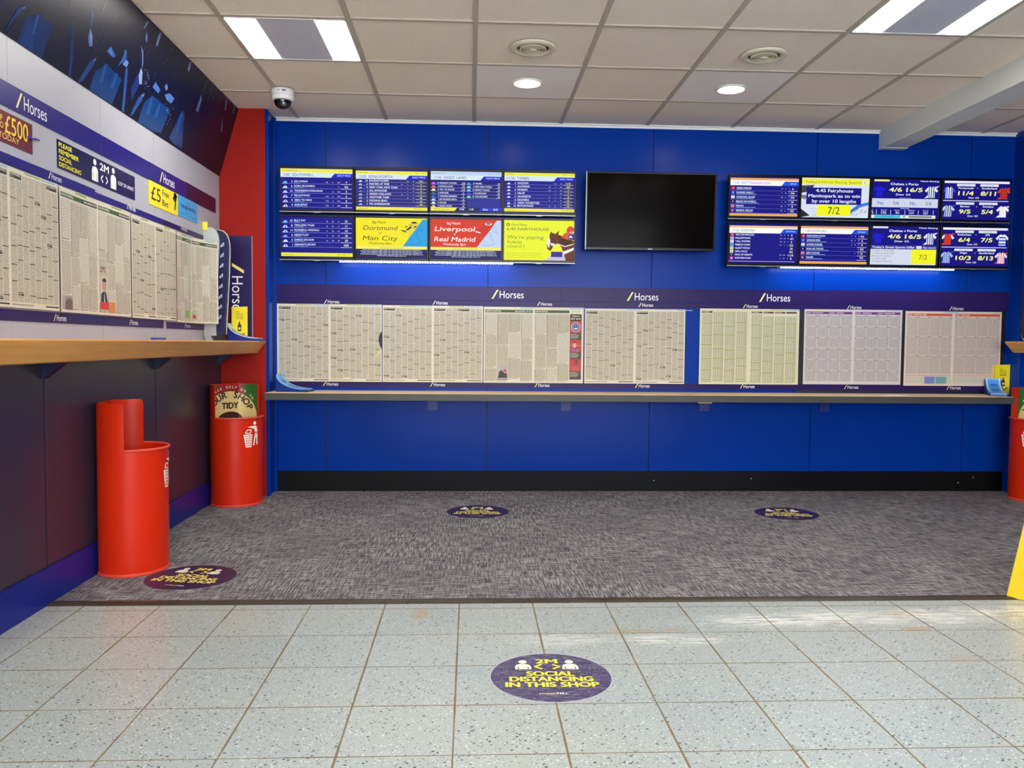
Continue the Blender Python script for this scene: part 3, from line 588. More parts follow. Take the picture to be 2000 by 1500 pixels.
def shirt(fl, x, y, s, base, st=None, mode='v', sleeve=None, flag=None):
    sl = sleeve or base; k = s
    body = [(-.32, -.5), (.32, -.5), (.30, .28), (.40, .36), (.16, .5), (-.16, .5), (-.40, .36), (-.30, .28)]
    fl.poly([(x+a*k, y+b_*k) for a, b_ in body], base, 2)
    fl.poly([(x+a*k, y+b_*k) for a, b_ in [(-.30, .44), (-.62, .12), (-.46, -.02), (-.28, .2)]], sl, 2); fl.poly([(x+a*k, y+b_*k) for a, b_ in [(.30, .44), (.28, .2), (.46, -.02), (.62, .12)]], sl, 2)
    if flag: fl.poly([(x+.24*k, y+.44*k), (x+.70*k, y+.56*k), (x+.50*k, y+.36*k)], flag, 3); fl.poly([(x-.36*k, y-.3*k), (x-.62*k, y-.54*k), (x-.3*k, y-.5*k)], flag, 3)
    if st and mode == 'v':
        for a in (-.24, -.04, .16): fl.rect(x+a*k, y-.49*k, x+(a+.09)*k, y+.46*k, st, 3)
    if st and mode == 'h':
        for a in (-.42, -.14, .14): fl.rect(x-.3*k, y+a*k, x+.3*k, y+(a+.13)*k, st, 3)
    fl.disc(x, y+.49*k, .11*k, .07*k, (20, 16, 60), 4, 10)
def chelsea(fl, top):
    fl.rect(0, 0, 160, 90, (8, 4, 130), 0)
    fl.rect(4, 85, 40, 89, (244, 242, 130) if top else (230, 234, 250), 2); fl.text('Match Betting', 158, 85.3, 3, (235, 238, 250), 'R', w=44, weight=.03)
    fl.text('Chelsea v Porto', 76, 77, 5, (240, 242, 255), 'C', w=66, weight=.04); fl.text('4/6', 55, 62, 9, (246, 244, 150), 'C', w=30, weight=.05, shear=.1); fl.text('16/5', 100, 62, 9, (246, 244, 150), 'C', w=38, weight=.05, shear=.1)
    fl.text('Draw  5/2', 74, 53.5, 4, (236, 238, 250), 'C', w=34, weight=.04); shirt(fl, 17, 62, 24, (20, 20, 210)); shirt(fl, 141, 62, 26, (238, 240, 250), (70, 80, 150), flag=(238, 240, 250))
def s_chelsea1(fl):
    chelsea(fl, True); fl.rect(0, 26, 158, 46, (206, 214, 232), 2); fl.rect(78, 28, 78.6, 43, (150, 160, 180), 3)
    for x, s, c, w in ((20, 'Yes', (30, 110, 190), .02), (58, '5/6', (70, 76, 90), 0), (98, 'No', (30, 110, 190), .02), (136, '5/6', (70, 76, 90), 0)): fl.text(s, x, 32, 7.5, c, 'C', weight=w)
    fl.text('Both teams to score', 80, 46.4, 2.2, (200, 205, 240), 'C'); fl.text('Correct score', 80, 22.5, 2.4, (226, 230, 250), 'C', weight=.03)
    for x, s, h in ((2, '/2', 'x1'), (30, '17/2', 'Porto 1-0'), (62, '9/1', 'Draw 1-1'), (96, '11/1', 'Chelsea 2-1'), (130, '12/1', 'Porto 2-1')): fl.text(s, x, 11, 5.2, (238, 240, 250), 'C', weight=.04); fl.text(h, x, 18.4, 2.4, (238, 240, 250), 'C', weight=.03)
    for x in (12, 46, 80, 112, 148): fl.rect(x, 10, x+1, 20, (236, 238, 250), 2)
    fl.rect(0, 1, 154, 8.4, (226, 232, 238), 2); fl.rect(8, 1.5, 70, 8, (50, 190, 210), 3); fl.text('LATEST NEWS', 40, 3, 3, (40, 120, 160), 'C', l=4); fl.disc(79, 4.6, 3, 3, (110, 200, 130), 4, 10); fl.rect(90, 3.4, 146, 6.2, (60, 80, 70), 3)
def s_chelsea2(fl):
    chelsea(fl, False); fl.rect(0, 1, 158, 46, (212, 220, 236), 2); fl.rect(0, 37, 158, 46, (60, 56, 150), 3); fl.text("Today's Great Sports Offer", 4, 39.4, 4.4, (240, 242, 255), w=102, weight=.03, l=4); fl.rect(110, 38.5, 122, 45, (236, 238, 244), 4); fl.text('17', 116, 39.8, 3.6, (60, 60, 120), 'C', l=5); fl.text('Big match', 156, 40, 2.8, (240, 242, 255), 'R', w=30, weight=.03, l=4)
    for i, s in enumerate(('A goal in each half,', 'a card in each half', '& over 3 corners', 'in each half', '(Chelsea v Porto)')): fl.text(s, 5, 31.5-6*i, 3.4, (100, 106, 120), w=(52, 52, 46, 34, 48)[i], l=4)
    fl.rect(98, 3, 158, 37, (244, 244, 30), 4); fl.text('7/2', 127, 14, 11, (90, 96, 40), 'C', l=5)
def s_shirts(fl, A):
    fl.rect(0, 0, 160, 90, (12, 6, 124), 0); fl.rect(2, 84, 158, 89, (236, 238, 250), 2)
    for i, (o1, o2, n1, n2, sh1, sh2) in enumerate(A):
        y = 46-i*42; fl.rect(32, y+31, 76, y+36.5, (226, 230, 246), 2); fl.rect(88, y+31, 132, y+36.5, (226, 230, 246), 2)
        fl.text('Sky Bet match', 54, y+32.2, 2.6, (150, 150, 190), 'C', l=3); fl.text('Championship', 110, y+32.2, 2.6, (150, 150, 190), 'C', l=3)
        fl.text(n1, 54, y+25, 4, (238, 240, 255), 'C', w=min(44, len(n1)*3.6), weight=.04); fl.text('v', 82, y+25.4, 3.4, (238, 240, 255), 'C', weight=.04); fl.text(n2, 110, y+25, 4, (238, 240, 255), 'C', w=min(44, len(n2)*3.6), weight=.04)
        fl.text(o1, 54, y+10.5, 9, (248, 246, 140), 'C', w=9*len(o1)-3*(len(o1) > 4), weight=.05, shear=.1); fl.text(o2, 108, y+10.5, 9, (248, 246, 140), 'C', w=9*len(o2)-3*(len(o2) > 4), weight=.05, shear=.1)
        fl.text('Draw', 68, y+3, 3.8, (236, 238, 250), 'C', weight=.04); fl.text('12/5', 82, y+3, 3.8, (244, 240, 150), 'C', weight=.04)
        sh1(fl, 14, y+16); sh2(fl, 146, y+16)
    fl.rect(0, 43, 158, 44.6, (220, 222, 244), 2)
DB = (40, 80, 210); RDS = (214, 60, 40); WH = (236, 238, 248)
def s_r4(fl): s_shirts(fl, [('11/4', '8/11', 'Portsmouth', 'Sunderland', lambda f, x, y: shirt(f, x, y, 26, WH, DB, sleeve=DB), lambda f, x, y: shirt(f, x, y, 26, RDS, (130, 20, 20), flag=RDS)), ('9/5', '5/4', 'Burton', 'Swindon', lambda f, x, y: shirt(f, x, y, 26, (200, 210, 236), (80, 90, 150), flag=DB), lambda f, x, y: shirt(f, x, y, 26, WH, None, flag=WH))])
def s_r8(fl): s_shirts(fl, [('6/4', '7/5', 'Rotherham', 'QPR', lambda f, x, y: shirt(f, x, y, 26, RDS, (190, 40, 26), sleeve=WH, flag=RDS), lambda f, x, y: shirt(f, x, y, 26, WH, DB, 'h')), ('10/3', '8/13', 'Wigan', 'Sunderland', lambda f, x, y: shirt(f, x, y, 26, (170, 190, 236), (110, 130, 200), flag=DB), lambda f, x, y: shirt(f, x, y, 26, (240, 222, 228), (214, 140, 150), flag=RDS))])

TVB = mat((5, 5, 6), .25, .22, name='monitor_case'); TVR = mat((22, 22, 24), .55, name='monitor_back')
PW, PH = .477, .2683
def monitor(cx, cz, paint, label, group, proto=[None]):
    t = empty('wall_monitor', (cx, 5.72, cz), WALLROT, label, 'screen', group); t.rotation_euler = (R(90+3.0), 0, 0)
    if proto[0] is None:
        b = MB(); b.box(-.247, -.156, -.040, .247, .148, 0, TVR)
        hw, hh = PW/2, PH/2
        b2 = MB(); b2.box(-.2485, hh, .0, .2485, .149, .007, TVB); b2.box(-.2485, -.148, .0, .2485, -hh, .007, TVB); b2.box(-.2485, -hh, .0, -hw, hh, .007, TVB); b2.box(hw, -hh, .0, .2485, hh, .007, TVB)
        b3 = MB(); b3.box(-.249, -.1555, .0, .249, -.149, .009, SILVER); b3.prism([(-.016, -.1585), (.016, -.1585), (.024, -.1555), (-.024, -.1555)], 'z', .001, .008, SILVER)
        b4 = MB(); b4.box(-.05, -.05, -.085, .05, .05, -.0405, BLACKM)
        proto[0] = [b.build('back_case', t, bevel=.004), b2.build('bezel', t, bevel=.0015), b3.build('silver_trim', t, bevel=.001), b4.build('wall_mount', t)]
    else:
        for o in proto[0]:
            c = o.copy(); COL.objects.link(c); c.parent = t
    fl = Flat(em); paint(fl); s = PW/160
    fl.build('display', t, mp=lambda u, v, w_: (u*s-PW/2, v*s-PH/2, .0015+w_), lay=.00012)
    return t
MX = [(-1.317, -.807), (-.807, -.295), (-.295, .217), (.217, .722)]; MXR = [(1.799, 2.311), (2.311, 2.820), (2.820, 3.331), (3.331, 3.853)]
def on_mon(x, z, Y=5.72): k = Y/D; return x*k, CAMH+(z-CAMH)*k
GL = 'monitors in the left bank on the blue wall'; GR = 'monitors in the right bank on the blue wall'
race = lambda *a, **k: (lambda fl: s_dog(fl, *a, **k))
SCR = [
 (MX, 0, s_southwell, 'wall monitor showing the SOUTHWELL runners, top left corner of the left bank'),
 (MX, 1, s_kenil, 'wall monitor showing the KENILWORTH runners under a yellow bar'),
 (MX, 2, s_sandy, 'wall monitor showing SANDY LANES runners in two columns with coloured caps'),
 (MX, 3, s_tarbes, 'wall monitor showing the TARBES runners, beside the switched-off television'),
 (MX, 4, s_list2, 'wall monitor listing six more runners, directly under the SOUTHWELL screen'),
 (MX, 5, lambda f: s_match(f, (246, 232, 30), (84, 78, 30), 'Dortmund', 'Man City', (40, 160, 226), (20, 100, 180), (232, 214, 60)), 'wall monitor with a yellow and blue Dortmund v Man City advert'),
 (MX, 6, lambda f: s_match(f, (216, 56, 34), (250, 244, 244), 'Liverpool', 'Real Madrid', (192, 212, 244), (120, 140, 200), (206, 50, 32)), 'wall monitor with a red Liverpool v Real Madrid advert'),
 (MX, 7, s_fairy, 'bright yellow wall monitor showing a horse and jockey and FAIRYHOUSE offer'),
 (MXR, 0, race('11:51', 'NOTTINGHAM DOG', 'BERLIN', [('GREEN MAIDAN', ('16', '4', '9'), '6'), ('SUNFIRE SHELLY', ('7', '15', '18'), '9/4'), ('CHURCHILL BLAZE', ('9/2', '6', '6'), '7/4'), ('BEALES ON WHEELZ', ('4', '10', '9'), '10'), ('KENDOG', ('9/2', '9', '4'), '8'), ('GENEVA TEE JAY', ('9/4', '6', '9'), '5/2')], True), 'wall monitor showing the NOTTINGHAM DOG race card between orange bars'),
 (MXR, 1, s_special, "wall monitor reading Today's Horse Racing Special with a yellow 7/2 box"),
 (MXR, 2, s_chelsea1, 'wall monitor with Chelsea v Porto prices and a Yes and No betting row'),
 (MXR, 3, s_r4, 'wall monitor with four football shirts, upper one at the right end of the bank'),
 (MXR, 4, race('11:52', 'GOSFORD', 'SHOWING', [('WALTON PRINCESS', ('12', '6', '10'), '9'), ('PHILLIPSTOWN', ('9/2', '9/4', '10'), '4/1'), ('TALL POPPIES', ('9/2', '10', '7'), '5'), ('PEBBLES CORN', ('10', '5', '7'), '7/2'), ('GLASSY WINGO', (), '20'), ('ZIMA CHULZ', (), '9/2'), ('KING OF HEARTS', ('7/2', '11/4', '3'), '11/4'), ('NORTHERN ROAD', ('7', '14', '5'), '8')], False, y=81, dy=7.6, sub=False, y0=61.5, traps=[(230, 60, 60), (200, 190, 210), (236, 236, 250), (90, 180, 240), (240, 240, 120), (230, 236, 160), (30, 30, 40), (200, 60, 180)], orange=(250, 196, 130)), 'wall monitor showing the eight GOSFORD runners, lower left of the right bank'),
 (MXR, 5, race('11:54', 'ROMFORD', 'OPENING', [('FORTUNATE OCEAN', ('7', '10', '16'), '9/2'), ('ANNAGH MIKE', ('10', '5', '16'), '6'), ('SUMMER SONGER', ('9', '15', '8'), '8'), ('WALK ON THOMAS', ('', '', '16'), '5/2'), ('AERO WOLVES', ('', '6', '10'), '12'), ('TAGGED', (), '9/4')], True, dy=9.8, y0=61.5), 'wall monitor showing the ROMFORD race card between orange bars'),
 (MXR, 6, s_chelsea2, "wall monitor with Chelsea v Porto above Today's Great Sports Offer"),
 (MXR, 7, s_r8, 'wall monitor with four football shirts, lower one at the right end of the bank'),
]
for arr, i, paint, label in SCR:
    a, c = arr[i % 4]; zt, zb = ((2.250, 1.928) if i < 4 else (1.922, 1.598)); x, z = on_mon((a+c)/2, (zt+zb)/2); monitor(x, z, paint, label, GL if arr is MX else GR)
# the switched-off television
x, z = on_mon(1.252, 1.972, 5.70); t = empty('television', (x, 5.70, z), (R(93), 0, 0), 'large switched-off black television between the two banks of monitors', 'television')
hw, hh = .447, .262
b = MB(); b.box(-hw, -hh, -.05, hw, hh, 0, TVR); b.build('back_case', t, bevel=.006)
b = MB(); b.box(-hw, hh-.014, 0, hw, hh, .012, TVB); b.box(-hw, -hh, 0, hw, -hh+.018, .012, TVB); b.box(-hw, -hh+.018, 0, -hw+.012, hh-.014, .012, TVB); b.box(hw-.012, -hh+.018, 0, hw, hh-.014, .012, TVB); b.build('bezel', t, bevel=.002)
b = MB(); b.box(-hw+.012, -hh+.018, 0, hw-.012, hh-.014, .003, mat((7, 4, 3), .14, .03, name='dead_screen')); b.build('display', t)
fl = Flat(); fl.rect(-.016, -hh+.0055, .016, -hh+.0115, (206, 206, 206), 1); fl.build('maker_mark', t, loc=(0, 0, .0125))
b = MB(); b.box(-.1, -.08, -.095, .1, .08, -.0505, BLACKM); b.build('wall_mount', t)
b = MB(); b.prism([(-hw-.001, -hh), (-hw+.003, -hh), (-hw+.003, hh), (-hw-.001, hh)], 'z', -.006, .0125, SILVER); b.build('side_trim', t)
# cool strips of small lamps under the banks
LEDM = mat((214, 232, 255), .5, emit=LEDS, name='lit_led')
for x0, x1, lab in ((onD(665, 512).x, onD(1003, 512).x, 'row of small white lamps glowing under the left bank of monitors'), (onD(1512, 527).x, onD(1850, 527).x, 'row of small white lamps glowing under the right bank of monitors')):
    t = empty('light_strip', ((x0+x1)/2, 5.748, 1.584), label=lab, cat='light strip', group='light strips under the monitors'); h = (x1-x0)/2*.985
    b = MB(); b.box(-h, -.012, .004, h, .071, .010, mat((210, 210, 212), .5)); b.build('carrier', t)
    b = MB(); n = 64
    for k in range(n):
        x = -h+.006+(2*h-.012)*k/(n-1); b.box(x-.0042, -.004, -.001, x+.0042, .004, .004, LEDM)
    b.build('lamps', t)
# ---------------- header boards and lettered strips ----------------
def horses(fl, x, y, h, dark=False, sl=(240, 232, 150), wd=None):
    wd = wd or h*3.35; fl.poly([(x, y-h*.10), (x+h*.24, y-h*.10), (x+h*.95, y+h*1.12), (x+h*.71, y+h*1.12)], sl, 1); fl.text('Horses', x+h*1.12, y, h, (244, 244, 246), w=wd, l=1)
def board(name, x0, x1, z0, z1, place, text, label, group, m=HEAD, th=.003, tilt=0, cat='sign'):
    """place: 'B' back wall (x along X) or 'L' left wall (x along Y)"""
    cx = (x0+x1)/2; w2 = (x1-x0)/2; h2 = (z1-z0)/2; zc = (z0+z1)/2
    if place == 'B': t = empty(name, (cx, D-.001, zc), (R(90), 0, 0), label, cat, group)
    else: t = empty(name, (XL+.001, cx, zc), (R(90), 0, R(90)), label, cat, group)
    if tilt: t.rotation_euler = (t.rotation_euler[0], tilt if place == 'B' else 0, t.rotation_euler[2])
    b = MB(); b.box(-w2, -h2, 0, w2, h2, th, m); b.build('card', t, bevel=.0006)
    if text:
        fl = Flat(lambda c: mat(c, .4))
        for tx, ty, h in text: horses(fl, tx-cx, ty-zc, h)
        fl.build('lettering', t, loc=(0, 0, th))
    return t
GH = 'purple header boards on the back wall'
board('header_board', -1.338, onD(1096, 570).x-.001, 1.338, 1.436, 'B', [(.142, 1.357, .050)], 'purple header board lettered Horses, left-hand length on the back wall', GH)
board('header_board', onD(1097, 570).x, onD(1616, 570).x-.001, 1.338, 1.436, 'B', [(1.092, 1.353, .050), (2.036, 1.356, .050)], 'purple header board lettered Horses twice, middle length on the back wall', GH)
board('header_board', onD(1617, 570).x, 3.86, 1.338, 1.440, 'B', [], 'plain purple header board above the orange and purple headed newspapers', GH)
PAPL = ['the torn-edged newspaper at the left end', 'the newspaper second from the red pier', 'the newspaper with the red best bets column', 'the newspaper left of the bare blue gap', 'the green-ruled newspaper', 'the purple-headed newspaper', 'the orange-headed newspaper']
tb_ = [541, 748, 958, 1163, 1361, 1566, 1764, 1970]; tx = [633, 845, 1049, 1247, 1451, 1654, 1854]; bb_ = [541, 748, 954, 1158, 1361, 1558, 1762, 1962]; bx = [631, 840, 1044, 1240, 1445, 1648, 1848]
for i in range(7):
    x0, x1 = onD(tb_[i], 596).x, onD(tb_[i+1], 598).x
    board('lettered_strip', x0+.001, x1-.001, 1.298, 1.336, 'B', [(onD(tx[i], 590).x, 1.308, .0235)], 'narrow purple strip lettered Horses above '+PAPL[i], 'lettered strips above the back wall newspapers', tilt=(.0, .002, -.002, .004, -.002, .001, 0)[i])
    x0, x1 = onD(bb_[i], 752).x, onD(bb_[i+1], 755).x
    board('lettered_strip', x0+.001, x1-.001, .729, .768, 'B', [(onD(bx[i], 755).x, .739, .0235)], 'narrow purple strip lettered Horses below '+PAPL[i], 'lettered strips below the back wall newspapers', tilt=(.0, .002, .001, -.004, .002, 0, -.001)[i])
b = MB(); b.box(0, 0, 0, onD(1962, 690).x-onD(1556, 690).x, .588, .0008, BLACKM); o = b.build('backing_board', loc=(onD(1556, 690).x, D-.0004, .710), rot=WALLROT); tag(o, 'thin black backing board showing between the right-hand newspapers', 'board')

# ---------------- newspapers ----------------
def m_print(name, paper, ink, k=.6):
    t = NT(name, rough=.85, spec=.1); v = t.tc.outputs['Object']
    lines = t.noise(t.mapping(v, scale=(60, 420, 1)), 1.0, 3, .8); mott = t.noise(v, 130, 2, .7)
    f = t.math('MULTIPLY', t.ramp(lines, .35, .6), t.ramp(mott, .3, .62, .55, 1.0)); t.base(t.mix(t.math('MULTIPLY', f, k), paper, ink)); return t.m
PAPC = {'cream': (214, 206, 184), 'green': (208, 206, 172), 'grey': (204, 196, 192), 'pink': (212, 198, 186)}
PRN = {k: m_print('newsprint_'+k, tuple(int(a*.97) for a in v), (96, 90, 84) if k != 'pink' else (112, 88, 78), .60 if k == 'cream' else .52) for k, v in PAPC.items()}
TABP = m_print('tabular_print', (214, 208, 190), (110, 104, 96), .45)
INK = (34, 30, 28); GREEN = (58, 88, 44)
class Paper(Flat):
    def rect(s, x0, y0, x1, y1, c, l=1, nx=None, sk=0): Flat.rect(s, x0, y0, x1, y1, c, l, nx or max(1, math.ceil((x1-x0)/.05)), sk)
def column(fl, x0, x1, y0, y1, rr, pr, bar=INK, barh=.0030, seg=(.05, .13), badge=.14):
    y = y1
    while y > y0+.012:
        h = min(y-y0, rr.uniform(*seg)); fl.rect(x0, y-h+.0035, x1, y-.001, pr, 1)
        y -= h
        if y > y0+.01:
            fl.rect(x0, y+.0008, x1, y+.0008+barh, bar, 2)
            if rr.random() < badge:
                fl.rect(x0, y-.0075, x0+(x1-x0)*.35, y-.0015, (90, 84, 78), 2); fl.rect(x0+(x1-x0)*.45, y-.0075, x1, y-.0015, INK, 2); y -= .009
                fl.rect(x0, y-.0035, x1, y-.002, INK, 2); y -= .004
def form_page(fl, x0, x1, y0, y1, rr, pap='cream', n=8, tags=(), top=True):
    w = (x1-x0)/n; pr = PRN[pap]
    for i in range(n):
        a = x0+w*i+.0016; b_ = x0+w*(i+1)-.0016; yt = y1
        tg = [g for g in tags if g[0] == i]
        cov = [g for g in tags if g[0] <= i <= g[0]+1]
        if cov: yt = y1-.024
        if tg:
            fl.rect(a, y1-.020, a+2*w-.006, y1-.001, (44, 50, 30), 2); fl.text(tg[0][1], a+.003, y1-.010, .0075, (236, 232, 214), w=2*w-.014, weight=.02, l=3); fl.rect(a+.002, y1-.017, a+w*.6, y1-.014, (150, 150, 130), 3)
        column(fl, a, b_, y0, yt, rr, pr)
    fl.rect(x0, y0-.008, x0+(x1-x0)*.45, y0-.0035, (150, 142, 130), 1); fl.rect(x1-(x1-x0)*.3, y0-.008, x1, y0-.003, INK, 1)
def card_page(fl, x0, x1, y0, y1, rr, title, right, n=4, pap='cream', side=0, dots=True):
    pr = PRN[pap]; yh = y1-.019; xe = x1-side
    fl.rect(x0, yh, xe, y1, GREEN, 1); fl.text(title, x0+.004, yh+.005, .0095, (240, 240, 226), weight=.02, w=min((xe-x0)*.36, .012*len(title)), l=3)
    if right: fl.text(right, xe-.004, yh+.005, .009, (240, 240, 226), 'R', weight=.03, w=min((xe-x0)*.36, .011*len(right)), l=3)
    fl.rect(xe-(xe-x0)*.4 if right else xe, yh, xe, y1, (30, 40, 26), 2) if right else None
    w = (xe-x0)/n
    for i in range(n):
        a, b_ = x0+w*i+.002, x0+w*(i+1)-.002; y = yh-.008
        fl.rect(a, y-.001, b_, y, INK, 2)
        k = 0
        while y > y0+.02:
            h = min(y-y0, (.16, .22, .13, .19)[(k+i) % 4]+rr.uniform(-.02, .02)); m = pr if (k+i) % 3 else TABP
            fl.rect(a, y-h+.006, b_, y-.003, m, 1)
            if dots and k % 2 == 0:
                for q in range(int(h/.011)): fl.rect(a, y-.0130-.011*q, a+.0048, y-.0085-.011*q, (150, 40, 30) if (i+q) % 5 == 0 else INK, 2); fl.rect(a+.003, y-.0145-.011*q, b_, y-.0138-.011*q, (150, 144, 130), 2)
            y -= h; fl.rect(a, y+.001, a+(b_-a)*.8, y+.0028, INK, 2); k += 1
def edges(fl, W, H, pap, tab=((.18, (150, 170, 90)), (.34, (130, 180, 200)), (.66, (150, 170, 90)), (.82, (130, 180, 200)))):
    fl.rect(0, 0, W, H, PAPC[pap], 0, nx=30); fl.rect(W/2-.0018, 0, W/2+.0018, H, tuple(int(c*1.04) for c in PAPC[pap]), 1)
    for a, c in tab: fl.rect(W*a, H-.0095, W*a+W*.15, H-.0035, c, 1, nx=3)
    fl.rect(.0, H*.5, W, H*.5+.0012, tuple(min(255, int(c*1.05)) for c in PAPC[pap]), 4, nx=20)
def hang(fl, W, H, label, x, z, place, group, seed, off=.004, amp=.0022, curl=0):
    ph = seed*1.7
    def mp(u, v, w_):
        d = off+amp*(1+math.sin(u*11+ph))
        if curl: d += curl*max(0, (u/W-.5)/.5)**1.6
        return (u, v, d+w_)
    if place == 'B': loc, rot = (x, D-.0035, z), WALLROT
    else: loc, rot = (XL+.0045, x, z), LEFTROT
    o = fl.build('newspaper', mp=mp, lay=.0003, strip=.016 if curl else 0, loc=loc, rot=rot); tag(o, label, 'newspaper', group); return o
GB = 'racing newspapers pinned along the back wall'; GLW = 'racing newspapers pinned to the grey left wall'
rr = random.Random(4)
def geo(x0, x1, z0, z1): return x1-x0, z1-z0
# A, torn at its right edge
W, H = geo(-1.333, -.617, .767, 1.302); f = Paper(); edges(f, W, H, 'cream'); form_page(f, .012, W/2-.008, .018, H-.016, rr, tags=[(0, 'FAIRYHOUSE')]); form_page(f, W/2+.006, W-.006, .018, H-.016, rr, tags=[(0, 'FAIRYHOUSE')])
f.poly([(W, H*.42), (W-.012, H*.47), (W-.022, H*.54), (W-.018, H*.60), (W, H*.66)], INK, 5); f.poly([(W, H*.42), (W-.012, H*.37), (W-.05, H*.30), (W-.062, H*.30), (W-.04, H*.345), (W-.012, H*.42)], (214, 190, 140), 5)
hang(f, W, H, 'newspaper form spread with a torn dark notch, left end of the back wall', -1.333, .767, 'B', GB, 1)
W, H = geo(-.612, .084, .767, 1.299); f = Paper(); edges(f, W, H, 'cream'); form_page(f, .006, W/2-.008, .018, H-.016, rr, tags=[(0, 'FAIRYHOUSE')]); form_page(f, W/2+.006, W-.008, .018, H-.016, rr, tags=[(0, 'FAIRYHOUSE'), (4, 'NEWCASTLE')])
hang(f, W, H, 'newspaper form spread with one NEWCASTLE tag, immediately left of the red best bets page', -.612, .767, 'B', GB, 2)
W, H = geo(.089, .788, .766, 1.296); f = Paper(); edges(f, W, H, 'cream', ((.36, (130, 180, 200)), (.86, (130, 180, 200))))
card_page(f, .008, W/2-.008, .012, H-.020, rr, 'NEWCASTLE', 'RACING P•ST'); card_page(f, W/2+.006, W-.012, .012, H-.020, rr, 'NEWCASTLE', '', n=3, side=.088)
q = .096; f.rect(q, .03, q+.078, .120, (176, 168, 164), 3); f.poly([(q+.006, .034), (q+.012, .07), (q+.02, .085), (q+.032, .088), (q+.05, .07), (q+.068, .066), (q+.07, .034)], (60, 48, 40), 4); f.poly([(q+.04, .085), (q+.052, .098), (q+.068, .082), (q+.062, .074)], (190, 50, 40), 5); f.text('RACING', q+.038, .108, .006, (190, 120, 120), 'C', l=4); f.rect(q+.002, .022, q+.07, .026, INK, 3)
sx = W-.096; f.rect(sx, .026, sx+.082, H-.022, (70, 62, 50), 2, nx=2); f.rect(sx, H-.046, sx+.082, H-.020, (226, 222, 190), 3); f.text('RACING POST', sx+.041, H-.029, .006, (60, 84, 40), 'C', l=4, w=.066, weight=.03); f.text('SPORT', sx+.041, H-.044, .011, (130, 160, 60), 'C', l=4, w=.066)
f.rect(sx, H-.092, sx+.082, H-.048, (50, 40, 28), 3); f.text("TODAY'S", sx+.041, H-.066, .010, (240, 234, 214), 'C', l=4, w=.054, weight=.03); f.text('BEST BETS', sx+.041, H-.084, .010, (240, 234, 214), 'C', l=4, w=.068, weight=.03)
for k, (ya, yb) in enumerate(((H-.178, H-.094), (H-.312, H-.226), (H-.446, H-.360))):
    f.rect(sx+.004, ya, sx+.079, yb, (186, 52, 48), 3)
    if k == 0:
        f.disc(sx+.041, ya+.042, .032, .034, (226, 226, 232), 4, 28); f.disc(sx+.041, ya+.042, .028, .030, (40, 48, 110), 5, 28); f.disc(sx+.041, ya+.042, .020, .021, (226, 226, 232), 6, 24); f.disc(sx+.041, ya+.042, .017, .018, (44, 52, 120), 7, 24)
        f.disc(sx+.041, ya+.038, .012, .010, (226, 226, 232), 8, 16, 180, 360); f.disc(sx+.041, ya+.041, .009, .007, (44, 52, 120), 9, 16, 180, 360); f.disc(sx+.041, ya+.047, .003, .003, (226, 226, 232), 8, 8)
    if k == 1:
        f.poly([(sx+.006, ya+.002), (sx+.014, ya+.022), (sx+.030, ya+.030), (sx+.05, ya+.028), (sx+.066, ya+.018), (sx+.07, ya+.002)], (70, 62, 130), 4)
        for a in (.016, .030, .044, .058): f.rect(sx+a, ya+.002, sx+a+.005, ya+.024, (214, 130, 140), 5)
        f.disc(sx+.034, ya+.050, .013, .019, (206, 160, 140), 5, 16); f.disc(sx+.034, ya+.064, .014, .010, (60, 44, 36), 6, 14, 0, 180); f.rect(sx+.028, ya+.024, sx+.040, ya+.036, (196, 150, 130), 4)
    if k == 2:
        f.poly([(sx+.010, ya+.002), (sx+.020, ya+.030), (sx+.036, ya+.040), (sx+.062, ya+.036), (sx+.076, ya+.014), (sx+.076, ya+.002)], (190, 70, 62), 4); f.disc(sx+.048, ya+.056, .012, .018, (110, 76, 62), 5, 16); f.disc(sx+.048, ya+.068, .013, .008, (40, 30, 26), 6, 12, 0, 180)
    for g in range(4): f.rect(sx+.004, ya-.010-.009*g, sx+.050+.006*((g*3) % 4), ya-.006-.009*g, (170, 164, 148), 3)
hang(f, W, H, 'newspaper spread with green NEWCASTLE headers and a red best bets column', .089, .766, 'B', GB, 3)
W, H = geo(.797, 1.508, .766, 1.291); f = Paper(); edges(f, W, H, 'cream', ((.42, (130, 180, 200)), (.92, (130, 180, 200)))); form_page(f, .008, W/2-.008, .018, H-.016, rr, tags=[(0, 'NEWCASTLE')]); form_page(f, W/2+.010, W-.008, .018, H-.016, rr, tags=[(0, 'NEWCASTLE')])
hang(f, W, H, 'newspaper form spread of small print, left edge of the bare blue gap', .797, .766, 'B', GB, 4)
# E, pale with green rules
W, H = geo(1.612, 2.328, .766, 1.300); f = Paper(); edges(f, W, H, 'green', ((.7, (170, 176, 120)), (.85, (130, 180, 190))))
for pg in range(2):
    for i in range(4):
        a = .014+pg*(W/2-.002)+i*.083; y = H-.018; rq = random.Random(60+pg*4+i)
        if i == 0 or pg == 1: f.rect(a, y-.012, a+.076, y, (60, 66, 40) if i == 0 else (88, 40, 36), 2)
        if i == 0: f.text('TOPSPEED', a+.004, y-.009, .006, (230, 228, 200), w=.05, l=3, weight=.02); y -= .016
        elif pg == 1: y -= .03
        while y > .03:
            h = min(y-.018, rq.uniform(.05, .11)); f.rect(a+.002, y-h+.005, a+.072, y-.003, PRN['green'], 1)
            for xx in (.014, .03, .046): f.rect(a+xx, y-h+.005, a+xx+.003, y-.003, (204, 202, 172), 2)
            f.rect(a+.073, y-h+.004, a+.0745, y, (70, 70, 50), 2); y -= h; f.rect(a, y-.0022, a+.075, y+.0022, (126, 146, 30), 2)
